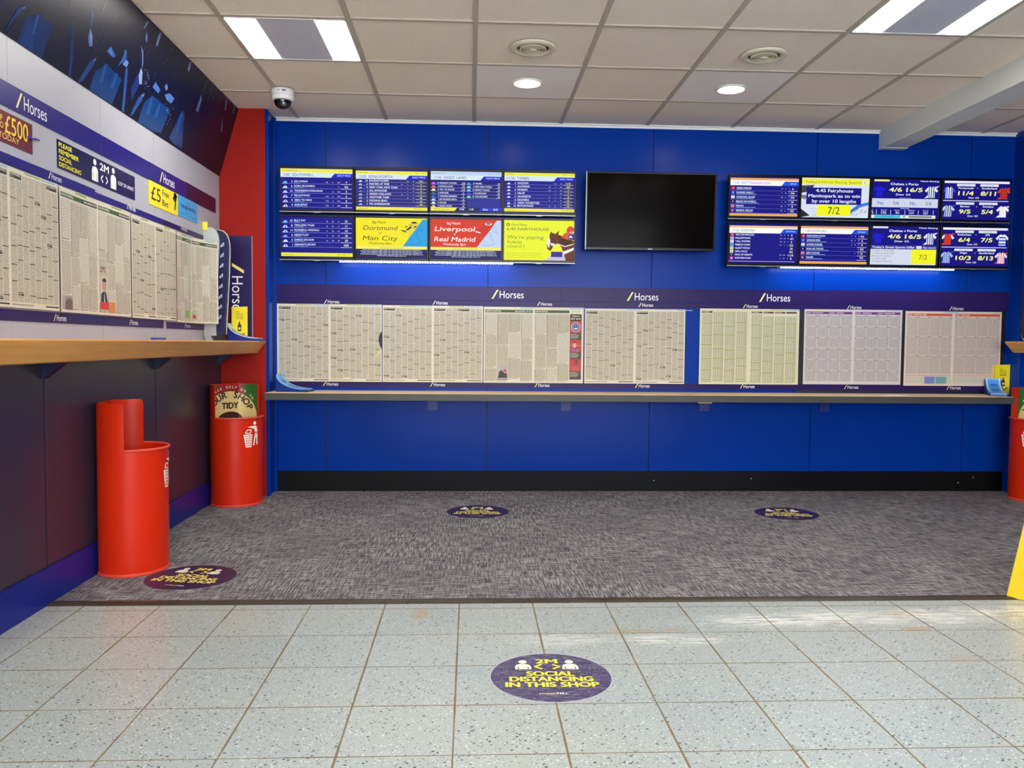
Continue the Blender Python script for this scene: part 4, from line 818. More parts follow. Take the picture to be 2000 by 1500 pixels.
f.text('DIARY', W*.63, H-.0275, .006, (220, 200, 190), w=.04, l=3); f.text('STATISTICS', W*.75, H-.0275, .006, (230, 228, 220), w=.05, l=3, weight=.02)
hang(f, W, H, 'pale newspaper spread ruled in olive green, right of the bare blue gap', 1.612, .766, 'B', GB, 5)
def bags(W, H, pap, hc, heads, seed, box=False):
    f = Paper(); edges(f, W, H, pap, ((.06, (220, 214, 120)), (.40 if pap == 'pink' else .82, (130, 180, 200))))
    for pg in range(2):
        x0 = .012+pg*(W/2-.002); x1 = x0+W/2-.022; hs = heads[pg]; wv = (x1-x0)/len(hs)
        for j, s in enumerate(hs): f.rect(x0+wv*j+.001, H-.034, x0+wv*(j+1)-.001, H-.016, hc, 2); f.text(s, x0+wv*j+.006, H-.029, .008, (236, 226, 232), w=min(wv*.7, .0072*len(s)), weight=.03, l=3)
        for c in range(4):
            a = x0+(x1-x0)/4*c; nrow = 6 if not box else 3
            y0 = .02 if not box else .082
            hh_ = (H-.042-y0)/nrow
            for r_ in range(nrow):
                yb = y0+hh_*r_; f.rect(a+.002, yb+.0025, a+(x1-x0)/4-.0015, yb+hh_-.0015, PRN[pap], 1)
                f.rect(a, yb+hh_-.004, a+.009, yb+hh_-.0005, INK, 3); f.rect(a+(x1-x0)/4-.014, yb+hh_-.004, a+(x1-x0)/4-.003, yb+hh_-.0005, INK, 3)
                if box:
                    for g in range(6): f.rect(a+.001, yb+.012+g*(hh_-.02)/6, a+.004, yb+.015+g*(hh_-.02)/6, INK, 3)
        if box:
            f.rect(x0, .072, x1, .0755, (196, 96, 66), 2); f.rect(x0, .018, x1, .066, TABP, 1)
            if pg == 0: f.rect(x0+.14, .016, x0+.215, .066, (110, 126, 190), 3); f.rect(x0+.222, .016, x0+.30, .066, (104, 156, 156), 3)
    return f
W, H = geo(2.364, 3.076, .770, 1.303); f = bags(W, H, 'grey', (104, 44, 112), (('BAGS - NOTTINGHAM', 'BAGS - KINSLEY'), ('BAGS - SHEFFIELD', 'BAGS - SUNDERLAND')), 6); hang(f, W, H, 'newspaper of greyhound cards under four purple header bars', 2.364, .770, 'B', GB, 6)
W, H = geo(3.099, 3.806, .764, 1.297); f = bags(W, H, 'pink', (200, 84, 46), (('BAGS - CENTRAL PARK',), ('BAGS - MONMORE',)), 7, True); hang(f, W, H, 'newspaper of greyhound cards under two orange header bars, beside the yellow leaflet', 3.099, .764, 'B', GB, 7)
# left wall spreads
def fc(fl, x, y, w, h):  # small picture of a man in a dark jacket beside a red box
    fl.rect(x, y, x+w, y+h, (196, 186, 170), 3); fl.poly([(x+.004, y), (x+.008, y+h*.32), (x+w*.4, y+h*.42), (x+w*.7, y+h*.4), (x+w-.004, y)], (50, 44, 52), 4); fl.disc(x+w*.5, y+h*.66, w*.24, h*.22, (190, 140, 110), 5, 14); fl.disc(x+w*.5, y+h*.78, w*.26, h*.14, (50, 40, 34), 6, 12, 0, 180); fl.poly([(x+w*.44, y), (x+w*.5, y+h*.4), (x+w*.58, y)], (220, 210, 210), 5)
z0 = 1.156; H = .503
f = Paper(); W = .70; edges(f, W, H, 'cream'); form_page(f, .012, W/2-.008, .018, H-.016, rr, tags=[(0, 'SOUTHWELL'), (6, 'SOUTHWELL')]); form_page(f, W/2+.008, W-.006, .018, H-.016, rr, tags=[(0, 'SOUTHWELL'), (6, 'FORM')])
hang(f, W, H, 'newspaper form spread nearest the camera, under the £500 poster', 2.745, z0, 'L', GLW, 11)
f = Paper(); W = .70; edges(f, W, H, 'cream', ((.2, (130, 150, 70)), (.7, (130, 150, 70)))); card_page(f, .010, W/2-.008, .012, H-.020, rr, 'SOUTHWELL', 'RACING P•ST'); card_page(f, W/2+.006, W-.008, .012, H-.020, rr, 'SOUTHWELL', 'RACING P•ST')
f.rect(.03, .010, .10, .065, (150, 140, 130), 3); f.poly([(.034, .012), (.034, .040), (.06, .058), (.096, .050), (.096, .012)], (110, 90, 84), 4)
fc(f, W/2+.016, .055, .075, .12); f.rect(W/2+.016, .026, W/2+.092, .058, (206, 50, 40), 5); f.rect(W/2+.098, .012, W/2+.160, .06, (206, 130, 66), 5); f.text('BIG TIPS', W/2+.02, .19, .009, (190, 50, 46), l=4, weight=.03); f.text('TODAY', W/2+.02, .205, .009, INK, l=4, weight=.03)
hang(f, W, H, 'newspaper spread with a man pictured beside red and orange boxes', 3.458, z0-.002, 'L', GLW, 12)
f = Paper(); W = .615; edges(f, W, H, 'cream', ((.2, (130, 150, 70)), (.7, (130, 150, 70)))); form_page(f, .010, W/2-.008, .018, H-.018, rr, tags=[(0, 'SOUTHWELL')], n=6); form_page(f, W/2+.006, W-.008, .018, H-.018, rr, tags=[(0, 'LINGFIELD')], n=6)
hang(f, W, H, 'newspaper form spread of plain print under the yellow £5 Free Bet card', 4.172, z0-.004, 'L', GLW, 13)
f = Paper(); W = .478; H4 = .505; edges(f, W, H4, 'cream', ((.18, (130, 150, 70)), (.36, (130, 180, 200)), (.80, (130, 180, 200)))); card_page(f, .008, W/2-.008, .012, H4-.020, rr, 'LINGFIELD', 'RACING P•ST'); card_page(f, W/2+.006, W-.008, .012, H4-.020, rr, 'LINGFIELD', 'RACING P•ST')
f.rect(.14, .03, .19, .07, (130, 170, 80), 4); f.rect(W/2+.012, .028, W/2+.05, .048, (206, 60, 50), 4); f.rect(.0, 0, .004, H4, (150, 40, 34), 5)
hang(f, W, H4, 'newspaper spread curling off the wall, touching the grey slip rack', 4.796, z0-.010, 'L', GLW, 14, curl=.088)

# ---------------- left wall boards and posters ----------------
GLH = 'navy header boards high on the left wall'
ys = [onL(195, 230).y, onL(290, 290).y, onL(362, 330).y]
board('header_board', 2.2, ys[0]-.001, 1.868, 1.957, 'L', [(3.164, 1.888, .050)], 'navy header board lettered Horses above the £500 poster', GLH, HEADN)
board('header_board', ys[0], ys[1]-.001, 1.868, 1.957, 'L', [], 'plain navy header board above the 2M distancing notice', GLH, HEADN)
board('header_board', ys[1], ys[2]-.001, 1.868, 1.958, 'L', [(4.570, 1.888, .050)], 'short navy header board lettered Horses above the £5 Free Bet card', GLH, HEADN)
board('header_board', ys[2], 5.549, 1.868, 1.961, 'L', [], 'plain dark purple header board, last one before the red pier', GLH, m_noise2('plum_card', (38, 18, 52), (48, 26, 62), 3, .35))
GLS = 'lettered strips above the left wall newspapers'
for y0, y1, tx_, lab in ((2.74, 3.80, 3.391, 'above the first two left wall newspapers'), (3.803, 4.62, 4.138, 'under the 2M notice and £5 card'), (4.623, 5.33, 4.885, 'above the curling newspaper by the slip rack')):
    board('lettered_strip', y0, y1, 1.664, 1.703 if y0 < 3 else 1.692, 'L', [(tx_, 1.674, .0235)], 'narrow navy strip lettered Horses '+lab, GLS, HEADN if y0 < 4.6 else HEAD)
for y0, y1, tx_, lab in ((2.74, 3.86, 3.412, 'below the newspapers nearest the camera'), (3.863, 4.604, 4.150, 'below the print-only newspaper'), (4.655, 5.397, 4.930, 'below the curling newspaper, with a gap before it')):
    board('lettered_strip', y0, y1, 1.108, 1.150 if y0 < 4.6 else 1.143, 'L', [(tx_, 1.117, .0235)], 'narrow purple strip lettered Horses '+lab, 'lettered strips below the left wall newspapers', HEAD)
def poster(name, y0, y1, z0_, z1_, bg, paint, label, cat='poster', th=.0015, m=None):
    t = empty(name, (XL+.001, y0, z0_), LEFTROT, label, cat); b = MB(); b.box(0, 0, 0, y1-y0, z1_-z0_, th, m or mat(bg, .35)); b.build('sheet', t)
    f = Flat(lambda c: mat(c, .4)); paint(f, y1-y0, z1_-z0_); f.build('printing', t, loc=(0, 0, th), lay=.0003); return t
POSM = m_noise2('maroon_poster_print', (150, 60, 56), (52, 20, 40), 3.2, .3, .5)
def p500(f, w, h):
    f.text('UP', w-.238, h*.66, .020, (248, 206, 70), weight=.03); f.text('TO', w-.238, h*.44, .020, (248, 206, 70), weight=.03); f.text('£500', w-.188, h*.34, .062, (250, 206, 60), weight=.02, w=.155); f.text('PLAY TODAY', w-.095, h*.12, .020, (250, 214, 110), 'R', w=.235)
    f.text('WIN', w-.36, h*.4, .05, (248, 206, 70), weight=.03, w=.08)
poster('prize_poster', 2.80, 3.280, 1.738, 1.850, (90, 30, 40), p500, 'maroon poster lettered UP TO £500 at the left edge of the photo', m=POSM)
def man(f, x, y, s, c=(244, 244, 236), q=1.25):
    f.disc(x, y+s*.86, s*.13*q, s*.14, c, 2, 16); f.poly([(x+a*s*q, y+b_*s) for a, b_ in ((-.25, 0), (.25, 0), (.25, .45), (.20, .60), (.08, .66), (-.08, .66), (-.20, .60), (-.25, .45))], c, 2)
    for k in (-1, 1): f.line([(x+k*s*.155*q, y), (x+k*s*.155*q, y+s*.40)], s*.022, (40, 30, 90), 3)
def arrows(f, x, y, s, c, l=2):
    f.line([(x-s*.30, y+s*.32), (x-s*.7, y), (x-s*.30, y-s*.32)], s*.16, c, l); f.line([(x+s*.30, y+s*.32), (x+s*.7, y), (x+s*.30, y-s*.32)], s*.16, c, l)
def p2m(f, w, h):
    for i, s in enumerate(('PLEASE', 'REMEMBER', 'SOCIAL', 'DISTANCING')): f.text(s, .012, h-.027-.026*i, .017, (240, 232, 40), w=(.11, .17, .11, .19)[i], weight=.05)
    man(f, .335, .010, .096); man(f, .525, .010, .096); f.text('2M', .430, .070, .030, (244, 244, 236), 'C', w=.090, weight=.05); arrows(f, .430, .034, .050, (244, 244, 236)); f.text('KEEP 2M APART', .575, .040, .017, (240, 240, 240), w=.185)
poster('distancing_notice', 3.469, 4.243, 1.730, 1.844, (28, 24, 66), p2m, 'dark notice reading PLEASE REMEMBER SOCIAL DISTANCING 2M on the grey wall', m=m_noise2('dark_notice', (24, 20, 50), (40, 34, 92), 4, .25))
def p5(f, w, h):
    f.text('£5', .03, .030, .068, (40, 40, 40), w=.13); f.text('Free', .185, .074, .032, (50, 50, 44), w=.10); f.text('Bet', .185, .022, .032, (50, 50, 44), w=.09)
    f.poly([(w-.085, h*.70), (w-.04, h*.92), (w-.012, h*.86), (w-.03, h*.6), (w-.045, h*.2), (w-.06, h*.2), (w-.05, h*.55)], (24, 24, 26), 2); f.disc(w-.045, h*.86, .022, .014, (24, 24, 26), 2, 12)
poster('free_bet_card', 4.424, 4.850, 1.744, 1.870, (244, 230, 40), p5, 'yellow card reading £5 Free Bet on the grey wall')
def pbig(f, w, h): f.text('Stake £10 on', w/2, h*.74, .010, (30, 60, 110), 'C'); f.text('THE BIG MATCH', w/2, h*.45, .020, (16, 50, 110), 'C', w=w*.76, weight=.02); f.text('and get a bet on us', w/2, h*.28, .007, (30, 70, 120), 'C'); f.text('Terms and conditions apply', w/2, h*.16, .005, (30, 70, 120), 'C', w=w*.8)
poster('big_match_card', 4.852, 5.190, 1.750, 1.868, (70, 170, 232), pbig, 'sky blue card reading THE BIG MATCH beside the yellow card')
# blue pen tip hooked behind the £500 poster
o = onL(58, 271); b = MB(); b.tube([(0, -.03, 0), (0, .0, .002), (0, .03, .006), (0, .05, .006)], .0035, mat((40, 50, 170), .3), 10); b.lathe([(.005, -.004), (.005, .004)], mat((40, 50, 170), .3), c=(0, .02, .004), n=10)
t = b.build('pen', loc=(XL+.010, o.y, o.z)); tag(t, 'blue pen stuck at the right edge of the £500 poster', 'pen')
b = MB(); p = onL(313, 659, XL+.04); b.box(-.012, -.075, 0, .012, .075, .012, mat((30, 70, 190), .35)); t = b.build('blue_pen_tray', loc=(XL+.05, p.y-.05, 1.0445), bevel=.003); tag(t, 'small flat blue tray on the left counter against the grey wall', 'tray')
# ---------------- vertical sign on the red pier ----------------
t = empty('upright_sign', (onD(450, 560, YP).x-.008, YP-.001, 1.046), WALLROT, 'upright navy sign lettered Horses down its length on the red pier', 'sign')
w_ = .150; h_ = .690; b = MB(); b.box(0, 0, 0, w_, h_, .003, m_noise2('navy_upright_card', (32, 22, 70), (44, 32, 88), 4, .3)); b.build('card', t)
b = MB(); b.box(w_, 0, 0, w_+.003, h_, .004, mat((200, 180, 200), .4)); b.build('edge_trim', t)
f = Flat(lambda c: mat(c, .4)); f.poly([(.020, .490), (.020, .512), (.098, .464), (.098, .442)], (240, 226, 120), 1); f.text('Horses', .020, .424, .070, (244, 244, 246), w=.258, rot=-90, l=1); f.build('lettering', t, loc=(0, 0, .003))
# ---------------- slip rack on the left counter ----------------
t = empty('slip_rack', (XL+.002, 5.34, 1.044), (0, 0, 0), 'tall grey and navy slip rack with rounded top on the left counter', 'slip rack')
GRY = m_noise2('grey_rack_plastic', (176, 180, 176), (188, 192, 188), 5, .4)
pr = [(.0, .03), (.074, .03), (.070, .14), (.086, .40), (.097, .58), (.097, .62), (.091, .655), (.078, .682), (.055, .698), (.0, .70)]
b = MB(); b.prism(pr, 'y', -.05, .05, GRY); b.build('back_shell', t, bevel=.004)
pr = [(.070, .04), (.118, .035), (.122, .10), (.140, .40), (.146, .56), (.144, .60), (.137, .635), (.124, .66), (.105, .678), (.080, .684), (.092, .66), (.098, .62), (.098, .58), (.087, .40), (.071, .14)]
b = MB(); b.prism(pr, 'y', -.035, .035, m_noise2('navy_rack_plastic', (8, 14, 62), (12, 20, 74), 5, .35)); b.build('front_shell', t, bevel=.004)
b = MB(); b.tube([(.124, 0, .04), (.126, 0, .10), (.145, 0, .40), (.150, 0, .56), (.149, 0, .60), (.142, 0, .638), (.129, 0, .664), (.109, 0, .683), (.080, 0, .690)], .004, GRY, 8); o = b.build('edge_trim', t)
for k in range(8):
    z = .13+k*.064; x = .080+(z-.1)*.045; b = MB(); b.prism([(x, z), (x+.022, z+.010), (x+.022, z+.032), (x+.004, z+.014)], 'y', -.0375, -.0355, mat((206, 214, 230), .5)); b.prism([(x+.006, z+.006), (x+.019, z+.012), (x+.018, z+.022)], 'y', -.0395, -.0378, mat((14, 18, 40), .4)); b.build('slip_pocket', t)
b = MB(); b.prism([(.005, 0), (.05, 0), (.04, .03), (.0, .03)], 'y', -.04, .04, GRY); b.prism([(.06, 0), (.115, 0), (.105, .06), (.07, .06)], 'y', -.03, .03, BLACKM); b.build('foot', t)
b = MB(); b.box(0, 0, 0, .030, .001, .050, mat((236, 222, 60), .5)); o = b.build('yellow_tab', loc=(XL+.002, 5.284, 1.725)); tag(o, 'small yellow tab sticking up behind the slip rack', 'label')
# ---------------- leaflet holders and yellow cards ----------------
HBL = m_noise2('blue_holder_plastic', (14, 40, 120), (20, 52, 140), 6, .3); LEAF = (110, 176, 232)
def holder(loc, rot, label, wd=.10, sheet=LEAF, cover=None):
    t = empty('leaflet_holder', loc, rot, label, 'leaflet holder', 'blue leaflet holders')
    cv = [(.205-.205*math.sin(R(90)*k/12), .020+.095*(1-math.cos(R(90)*k/12))) for k in range(13)]
    pts = [(0, 0), (.212, 0), (.218, .006), (.214, .020)]+cv+[(0, .115)]
    pts2 = [(0, 0), (.212, 0), (.218, .006), (.214, .016)]+[(x, z-.006) for x, z in cv[1:]]
    for s in (-1, 1):
        b = MB(); b.prism(pts2, 'y', s*wd/2-.0015, s*wd/2+.0015, HBL); b.build('side_panel', t)
    b = MB()
    for (x0, z0_), (x1, z1_) in zip(cv, cv[1:]): b.prism([(x0, z0_-.013), (x1, z1_-.013), (x1, z1_-.009), (x0, z0_-.009)], 'y', -wd/2+.002, wd/2-.002, HBL)
    b.box(.198, -wd/2+.002, .002, .218, wd/2-.002, .012, HBL); b.build('tray', t)
    b = MB()
    for (x0, z0_), (x1, z1_) in zip(cv, cv[1:]): b.prism([(x0, z0_-.0085), (x1, z1_-.0085), (x1, z1_-.001), (x0, z0_-.001)], 'y', -wd/2+.004, wd/2-.004, mat(sheet, .35))
    b.build('leaflets', t)
    f = Flat(lambda c: mat(c, .4))
    def mp(u, v, w__):
        k = max(0, min(11.999, u)); i = int(k); fr_ = k-i; x = cv[i][0]*(1-fr_)+cv[i+1][0]*fr_; z = cv[i][1]*(1-fr_)+cv[i+1][1]*fr_; return (x, -v, z+.0005+w__)
    for k in range(12): f.rect(k, -wd*.42, k+1, -wd*.34, (190, 220, 240), 1); f.rect(k, wd*.34, k+1, wd*.42, (190, 220, 240), 1)
    for k in (3, 4, 5, 7, 8): f.rect(k, -wd*.2, k+.7, wd*.2, (40, 100, 190), 1)
    f.build('leaflet_print', t, mp=mp); return t
holder((onD(541, 760, 5.62).x, 5.70, ZL), (0, 0, R(-8)), 'blue curved leaflet holder on the back ledge beside the red pier', wd=.14)
holder((XL+.085, 5.545, 1.044), (0, 0, 0), 'blue curved leaflet holder on the left counter under the yellow card', wd=.09, sheet=(206, 214, 226))
holder((3.735, 5.800, ZL), (0, 0, R(-112)), 'blue leaflet holder facing forward at the right end of the back ledge', wd=.105, sheet=(80, 150, 220))
def ycard(loc, rz, label, w_=.105, h_=.205):
    t = empty('reminder_card', loc, (0, 0, rz), label, 'card', 'yellow hand sanitiser cards')
    m = mat((244, 226, 36), .45); b = MB(); b.prism([(-w_/2, 0), (w_/2, 0), (w_/2, h_), (w_/2-.01, h_), (-w_/2, h_-.004)], 'y', 0, .0015, m); b.prism([(0, 0), (.0015, 0), (.0015, h_-.006), (0, h_-.004)], 'x', -w_/2, -w_/2+.0015, m)
    b.box(-w_/2, .0015, 0, -w_/2+.0015, .05, h_-.006, m); b.build('folded_sheet', t)
    f = Flat(lambda c: mat(c, .4))
    for i, s in enumerate(("DON'T", 'FORGET TO', 'USE HAND', 'SANITISER')): f.text(s, -w_*.22, h_-.040-.014*i, .0085, (90, 80, 20), w=(.026, .05, .048, .05)[i], weight=.01)
    f.poly([(-.012, h_*.28), (.012, h_*.28), (.012, h_*.44), (.006, h_*.50), (-.006, h_*.50), (-.012, h_*.44)], (60, 50, 20), 1); f.rect(-.004, h_*.5, .004, h_*.56, (60, 50, 20), 1); f.disc(.0, h_*.36, .008, .008, (236, 226, 120), 2, 10); f.line([(-.03, h_*.2), (0, h_*.14), (.035, h_*.22)], .006, (60, 50, 20), 1)
    f.build('printing', t, mp=lambda u, v, w__: (u, -.0004-w__, v)); return t
ycard((onD(467, 640, 5.59).x, 5.60, 1.044), 0, 'yellow folded hand sanitiser card on the left counter behind the leaflets', .105, .225)
ycard((onD(1962, 740, 5.80).x, 5.815, ZL), 0, 'yellow folded hand sanitiser card at the right end of the back ledge', .128, .215)
# loose slips on the ledge
x0, x1 = onD(1718, 768, 5.62).x, onD(1766, 768, 5.62).x
b = MB(); b.box(0, 0, 0, x1-x0, .075, .001, mat((236, 234, 226), .6)); b.box(.01, .012, .001, x1-x0-.012, .082, .002, mat((228, 228, 222), .6)); o = b.build('paper_slip', loc=(x0, 5.565, ZL+.0005), rot=(0, 0, R(-3))); tag(o, 'loose white paper slips lying on the ledge below the purple-headed newspaper', 'paper slip')
b = MB(); x = onD(1376, 788, 5.55).x; b.box(-.045, 0, 0, .045, .03, .010, mat((206, 160, 100), .5)); o = b.build('wood_block', loc=(x, 5.53, ZL-.0575)); tag(o, 'small pale wooden block fixed under the middle of the ledge', 'block')
# ---------------- bins ----------------
BA, BB, BC = .165, .152, .122     # half width, front radius, clipped back
def bin_pt(th, d=0):
    x, y = (BA+d)*math.cos(th), (BB+d)*math.sin(th); return x, min(y, BC+d)
def surf_map(side):
    """u along the shell, v up, w off it. side 'front' (outer, faces -y) or 'back' (inner, faces -y)"""
    N = 400; out = side == 'front'; P = []
    for i in range(N+1):
        th = (-math.pi+math.pi*i/N) if out else (math.pi-math.pi*i/N); P.append(bin_pt(th, 0 if out else -.007))
    L = [0]
    for a, c in zip(P, P[1:]): L.append(L[-1]+math.hypot(c[0]-a[0], c[1]-a[1]))
    mid = L[N//2]
    def mp(u, v, w__):
        s = max(0, min(L[-1]-1e-6, mid+u)); lo, hi = 0, N
        while hi-lo > 1:
            m = (lo+hi)//2
            if L[m] <= s: lo = m
            else: hi = m
        fr_ = (s-L[lo])/max(1e-9, L[lo+1]-L[lo]); x = P[lo][0]*(1-fr_)+P[lo+1][0]*fr_; y = P[lo][1]*(1-fr_)+P[lo+1][1]*fr_
        dx, dy = P[lo+1][0]-P[lo][0], P[lo+1][1]-P[lo][1]; l_ = math.hypot(dx, dy) or 1; nx, ny = dy/l_, -dx/l_
        return (x+nx*(w__+.0006), y+ny*(w__+.0006), v)
    return mp
def tidyman(f, z, s=.162, u0=0):
    def P(*q): return [(u0+(x-557)/247*s, z+(640-y)/247*s) for x, y in q]
    c = (240, 234, 214); f.disc(*P((600, 538))[0], .019*s/.26*1.0, .019*s/.26, c, 2, 16)
    f.poly(P((520, 570), (545, 566), (582, 563), (622, 565), (637, 622), (600, 622), (592, 590), (560, 582)), c, 2); f.poly(P((603, 630), (637, 630), (633, 745), (621, 745), (616, 680)), c, 2); f.poly(P((603, 630), (620, 630), (590, 752), (577, 750)), c, 2)
    f.poly(P((478, 642), (572, 642), (558, 765), (500, 765)), c, 2)
    for r_ in range(5):
        for k in range(4): x = 497+r_*2.4+k*(19-r_*1.6); y = 658+r_*22; f.poly(P((x, y-6), (x+9, y-6), (x+9, y+7), (x, y+7)), (196, 40, 20), 3)
    q = P((497, 628), (515, 600), (560, 600), (548, 632), (497, 628)); f.line(q, .009*s/.26, c, 2)
def make_bin(loc, rz, label, sign=False):
    t = empty('litter_bin', loc, (0, 0, rz), label, 'bin', 'red litter bins'); N = 96; HR, HT = .556, .762; b = MB(); cols = []
    for i in range(N):
        th = 2*math.pi*i/N; cols.append((th, 1 if math.sin(th)*BB > -.010 else 0))
    ring = []
    for i, (th, hd) in enumerate(cols):
        pv = cols[i-1][1]; nxp = cols[(i+1) % N][1]
        if hd and not pv: ring += [(th-.001, HR), (th, HT-.028), (th+.012, HT-.010), (th+.035, HT-.002)]
        elif hd and not nxp: ring += [(th-.035, HT-.002), (th-.012, HT-.010), (th, HT-.028), (th+.001, HR)]
        else: ring.append((th, HT if hd else HR))
    n = len(ring); v = []; fcs = []
    for d, lo in ((0, .012), (-.006, .03)):
        for th, top in ring:
            x, y = bin_pt(th, d); v += [(x, y, lo), (x, y, .545), (x, y, top)]
    for s in (0, 1):
        o = s*n*3
        for i in range(n):
            j = (i+1) % n; fcs += [(o+3*i, o+3*j, o+3*j+1, o+3*i+1), (o+3*i+1, o+3*j+1, o+3*j+2, o+3*i+2)]
    for i in range(n):
        j = (i+1) % n; fcs += [(3*i+2, 3*j+2, n*3+3*j+2, n*3+3*i+2), (3*i, 3*j, n*3+3*j, n*3+3*i)]
    b.add(v, fcs, BINRED, True); bt = [bin_pt(th, -.004)+(.03,) for th, _ in ring]; b.add(bt, [tuple(range(n))], BINRED); b.build('body', t)
    for o_ in t.children:
        m = o_.modifiers.new('edge', 'EDGE_SPLIT'); m.split_angle = R(50)
    b = MB(); front = [bin_pt(th, .003) for th, hd in cols if not hd]; k = next(i for i, c_ in enumerate(cols) if c_[1] == 0 and cols[i-1][1] == 1); front = [bin_pt(cols[(k-1+i) % N][0], .003) for i in range(2+sum(1 for c_ in cols if not c_[1]))]
    b.tube([(x, y, HR) for x, y in front], .0065, BINRIM, 10); b.build('rim', t)
    b = MB(); ring2 = [bin_pt(2*math.pi*i/N, .003) for i in range(N)]; v = [(x, y, z) for z in (0, .014) for x, y in ring2]; b.add(v, [(i, (i+1) % N, N+(i+1) % N, N+i) for i in range(N)]+[tuple(range(N)), tuple(range(N, 2*N))], BINRIM); b.build('base_ring', t, bevel=.003)
    f = Flat(lambda c: mat(c, .45)); tidyman(f, .455); f.build('litter_symbol', t, mp=surf_map('front'), strip=.008)
    if sign:
        f = Flat(lambda c: mat(c, .45)); w2 = .200; zb, zt = .50, HT-.006; CR = (226, 200, 130)
        f.rect(-w2, zb, w2, zt, (150, 26, 22), 0, nx=40)
        for sgn in (1, -1):
            for k in range(11):
                a = .090+.0100*k; q0, q1 = (max(zb, zt-.09*(k+j)/2.5) if k+j < 3 else zb for j in (0, 1)); f.poly([(sgn*a, q0), (sgn*(a+.0100), q1), (sgn*(a+.0100), zt), (sgn*a, zt)], (44, 104, 44), 1)
        cx, cy, rad = 0, .532, .180
        for k in range(40):
            a0, a1 = 180*k/40, 180*(k+1)/40; ax, bx_ = cx+.198*math.cos(R(a0)), cx+.198*math.cos(R(a1)); f.poly([(bx_, zb), (ax, zb), (ax, cy+rad*math.sin(R(a0))), (bx_, cy+rad*math.sin(R(a1)))], CR, 2)
        def arc(s, r1, r2, c, h, step, up=0, l=4):
            n_ = len(s)
            for i, ch in enumerate(s):
                if ch == ' ': continue
                a = 90-(i-(n_-1)/2)*step; f.text(ch, cx+r1*math.cos(R(a)), cy+r2*math.sin(R(a))+up, h, c, 'C', rot=a-90, weight=.07, l=l)
        arc('PLEASE HELP US TO', .200, .200, (232, 214, 170), .016, 6.2); arc('YOUR SHOP', .140, .140, (40, 20, 16), .040, 15.5); f.text('TIDY', 0, .600, .038, (40, 20, 16), 'C', weight=.09, w=.12, l=4)
        f.disc(0, .53, .09, .05, (60, 30, 24), 3, 24, 0, 180)
        sm_ = surf_map('back'); f.build('tidy_sign', t, mp=lambda u, v, w__: sm_(u+.030, v, w__), strip=.008)
    return t
make_bin((XL+.130, 3.845, .004), R(97), 'red litter bin standing nearest, against the dark left wall panels')
make_bin((-1.492, 5.40, .004), R(50), 'red litter bin with cream YOUR SHOP TIDY sign in the corner by the red pier', True)
make_bin((3.868, 5.500, .004), R(-52), 'red litter bin cut off by the right edge of the photo', True)
# ---------------- right side: display board, wet floor sign ----------------
t = empty('display_board', (3.80, 5.15, 1.086), RIGHTROT, 'black display board with thin white rounded edge on the right counter', 'board')
def rrect(x0, y0, x1, y1, r, n=8):
    out = []
    for cx, cy, a in ((x1-r, y0+r, -90), (x1-r, y1-r, 0), (x0+r, y1-r, 90), (x0+r, y0+r, 180)):
        out += [(cx+r*math.cos(R(a+90*k/n)), cy+r*math.sin(R(a+90*k/n))) for k in range(n+1)]
    return out
b = MB(); b.prism(rrect(-.46, 0, .46, .66, .06), 'z', -.025, 0, mat((232, 232, 232), .4)); b.build('white_surround', t, bevel=.004)
b = MB(); b.prism(rrect(-.445, .012, .445, .645, .05), 'z', 0.0005, .010, BLACKM); b.build('black_face', t, bevel=.002)
t = empty('wet_floor_sign', (2.437, 3.257, 0), (0, 0, R(-38)), 'yellow plastic A-frame wet floor sign at the right edge', 'wet floor sign')
YP_ = m_noise2('yellow_sign_plastic', (222, 180, 8), (230, 190, 14), 5, .35)
for s, nm in ((-1, 'front_panel'), (1, 'rear_panel')):
    b = MB(); pts = [(-.200, 0), (.200, 0), (.202, .010), (.106, .60), (.094, .615), (-.094, .615), (-.106, .60), (-.202, .010)]; b.prism(pts, 'z', -.004, .004, YP_)
    if s < 0:
        b.prism([(-.118, .20), (.118, .20), (.126, .21), (.074, .55), (.066, .56), (-.066, .56), (-.074, .55), (-.126, .21)], 'z', .004, .0075, YP_)
        for k in range(7): x = -.160+k*.042; b.prism([(x, .090), (x+.012, .084), (x+.060, .160), (x+.048, .166)], 'z', .004, .0085, YP_)
    o = b.build(nm, t, bevel=.002); o.location = (0, s*(.062 if s < 0 else .16), .002); o.rotation_euler = (R(90+(-5 if s < 0 else 14))if s < 0 else R(90+14), 0, 0)
    if s < 0: f = Flat(lambda c: mat(c, .45)); f.poly([(-.06, .30), (.06, .30), (0, .42)], (200, 30, 20), 1); f.poly([(-.04, .31), (.04, .31), (0, .395)], (246, 240, 220), 2); f.build('warning_triangle', o, loc=(0, 0, .0076))
b = MB(); b.tube([(-.09, .010, .612), (.09, .010, .612)], .008, YP_, 10); b.build('hinge', t)
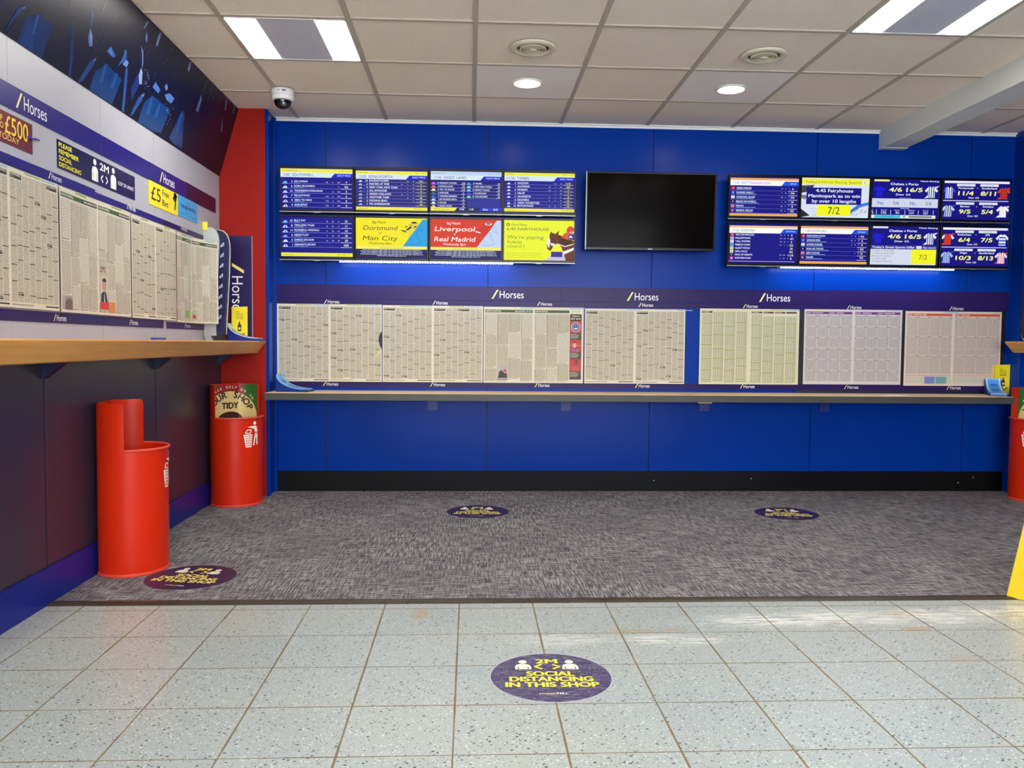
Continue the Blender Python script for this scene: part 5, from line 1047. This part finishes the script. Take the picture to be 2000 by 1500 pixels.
# ---------------- floor stickers ----------------
def sticker(px, py, rz, label, r=.192, z=0, worn=False, dull=1.0):
    c = onF(px, py, z); t = empty('floor_sticker', (c.x, c.y, z+.0003), (0, 0, rz), label, 'floor sticker', 'round 2M distancing stickers on the floor')
    m = NT('sticker_film', rough=.4, spec=.4); v = m.tc.outputs['Object']; base = m.mix(m.noise(v, 10, 3), (54, 46, 84), (66, 58, 96)) if worn else m.mix(m.noise(v, 10, 3), (50, 34, 66), (60, 42, 74))
    if worn:
        sc = m.ramp(m.noise(m.mapping(v, rot=(0, 0, .6), scale=(3, 34, 1)), 6, 4, .8), .54, .62); sc2 = m.ramp(m.noise(m.mapping(v, rot=(0, 0, -1.1), scale=(3, 40, 1)), 6, 4, .8), .56, .64); sp = m.ramp(m.noise(v, 90, 3, .8), .58, .66)
        base = m.mix(m.math('MULTIPLY', m.math('MAXIMUM', m.math('MAXIMUM', sc, sc2), sp), .55), base, (190, 184, 204))
    m.base(base); film = m.m
    f = Flat(lambda c: mat(c, .5)); f.disc(0, 0, r, r, (196, 190, 206) if worn else (66, 50, 78), 0, 64); f.disc(0, 0, r*.985, r*.985, film, 1, 64); Yt = (226, 218, 70) if worn else (232, 214, 110); Wt = (236, 234, 214)
    k = r/.192
    for x in (-.084, .068):
        f.disc(x, .118, .0135, .0155, Wt, 3, 18); f.poly([(x-.026, .056), (x+.026, .056), (x+.026, .080), (x+.020, .094), (x+.010, .100), (x-.010, .100), (x-.020, .094), (x-.026, .080)], Wt, 3)
        for e in (-.016, .016): f.line([(x+e, .056), (x+e, .078)], .0026, (56, 48, 84), 4)
    f.text('2M', -.006, .106, .034, Yt, 'C', w=.068, weight=.08); arrows(f, -.006, .078, .058, Yt, 3)
    for s, y, w__ in (('SOCIAL', .004, .149), ('DISTANCING', -.038, .258), ('IN THIS SHOP', -.081, .285)): f.text(s, 0, y*k, .0335*k, Yt, 'C', w=w__*k, weight=.09)
    f.text('William', -.022*k, -.136*k, .011*k, (230, 222, 140), 'C', w=.052*k, shear=.35, weight=.01); f.text('HILL', .026*k, -.136*k, .012*k, (240, 240, 240), 'C', w=.034*k, weight=.04)
    f.build('printed_disc', t, lay=.00015)
sticker(1076, 1321, R(-1), 'scratched round 2M sticker on the speckled floor tiles, nearest the camera', worn=True)
sticker(373, 1127, R(-11), 'round 2M sticker on the carpet beside the nearest red bin', z=.004)
sticker(933, 999, R(-2), 'round 2M sticker on the carpet near the middle of the back wall', z=.004)
sticker(1536, 1003, R(-6), 'round 2M sticker on the carpet below the green-ruled newspaper', z=.004)
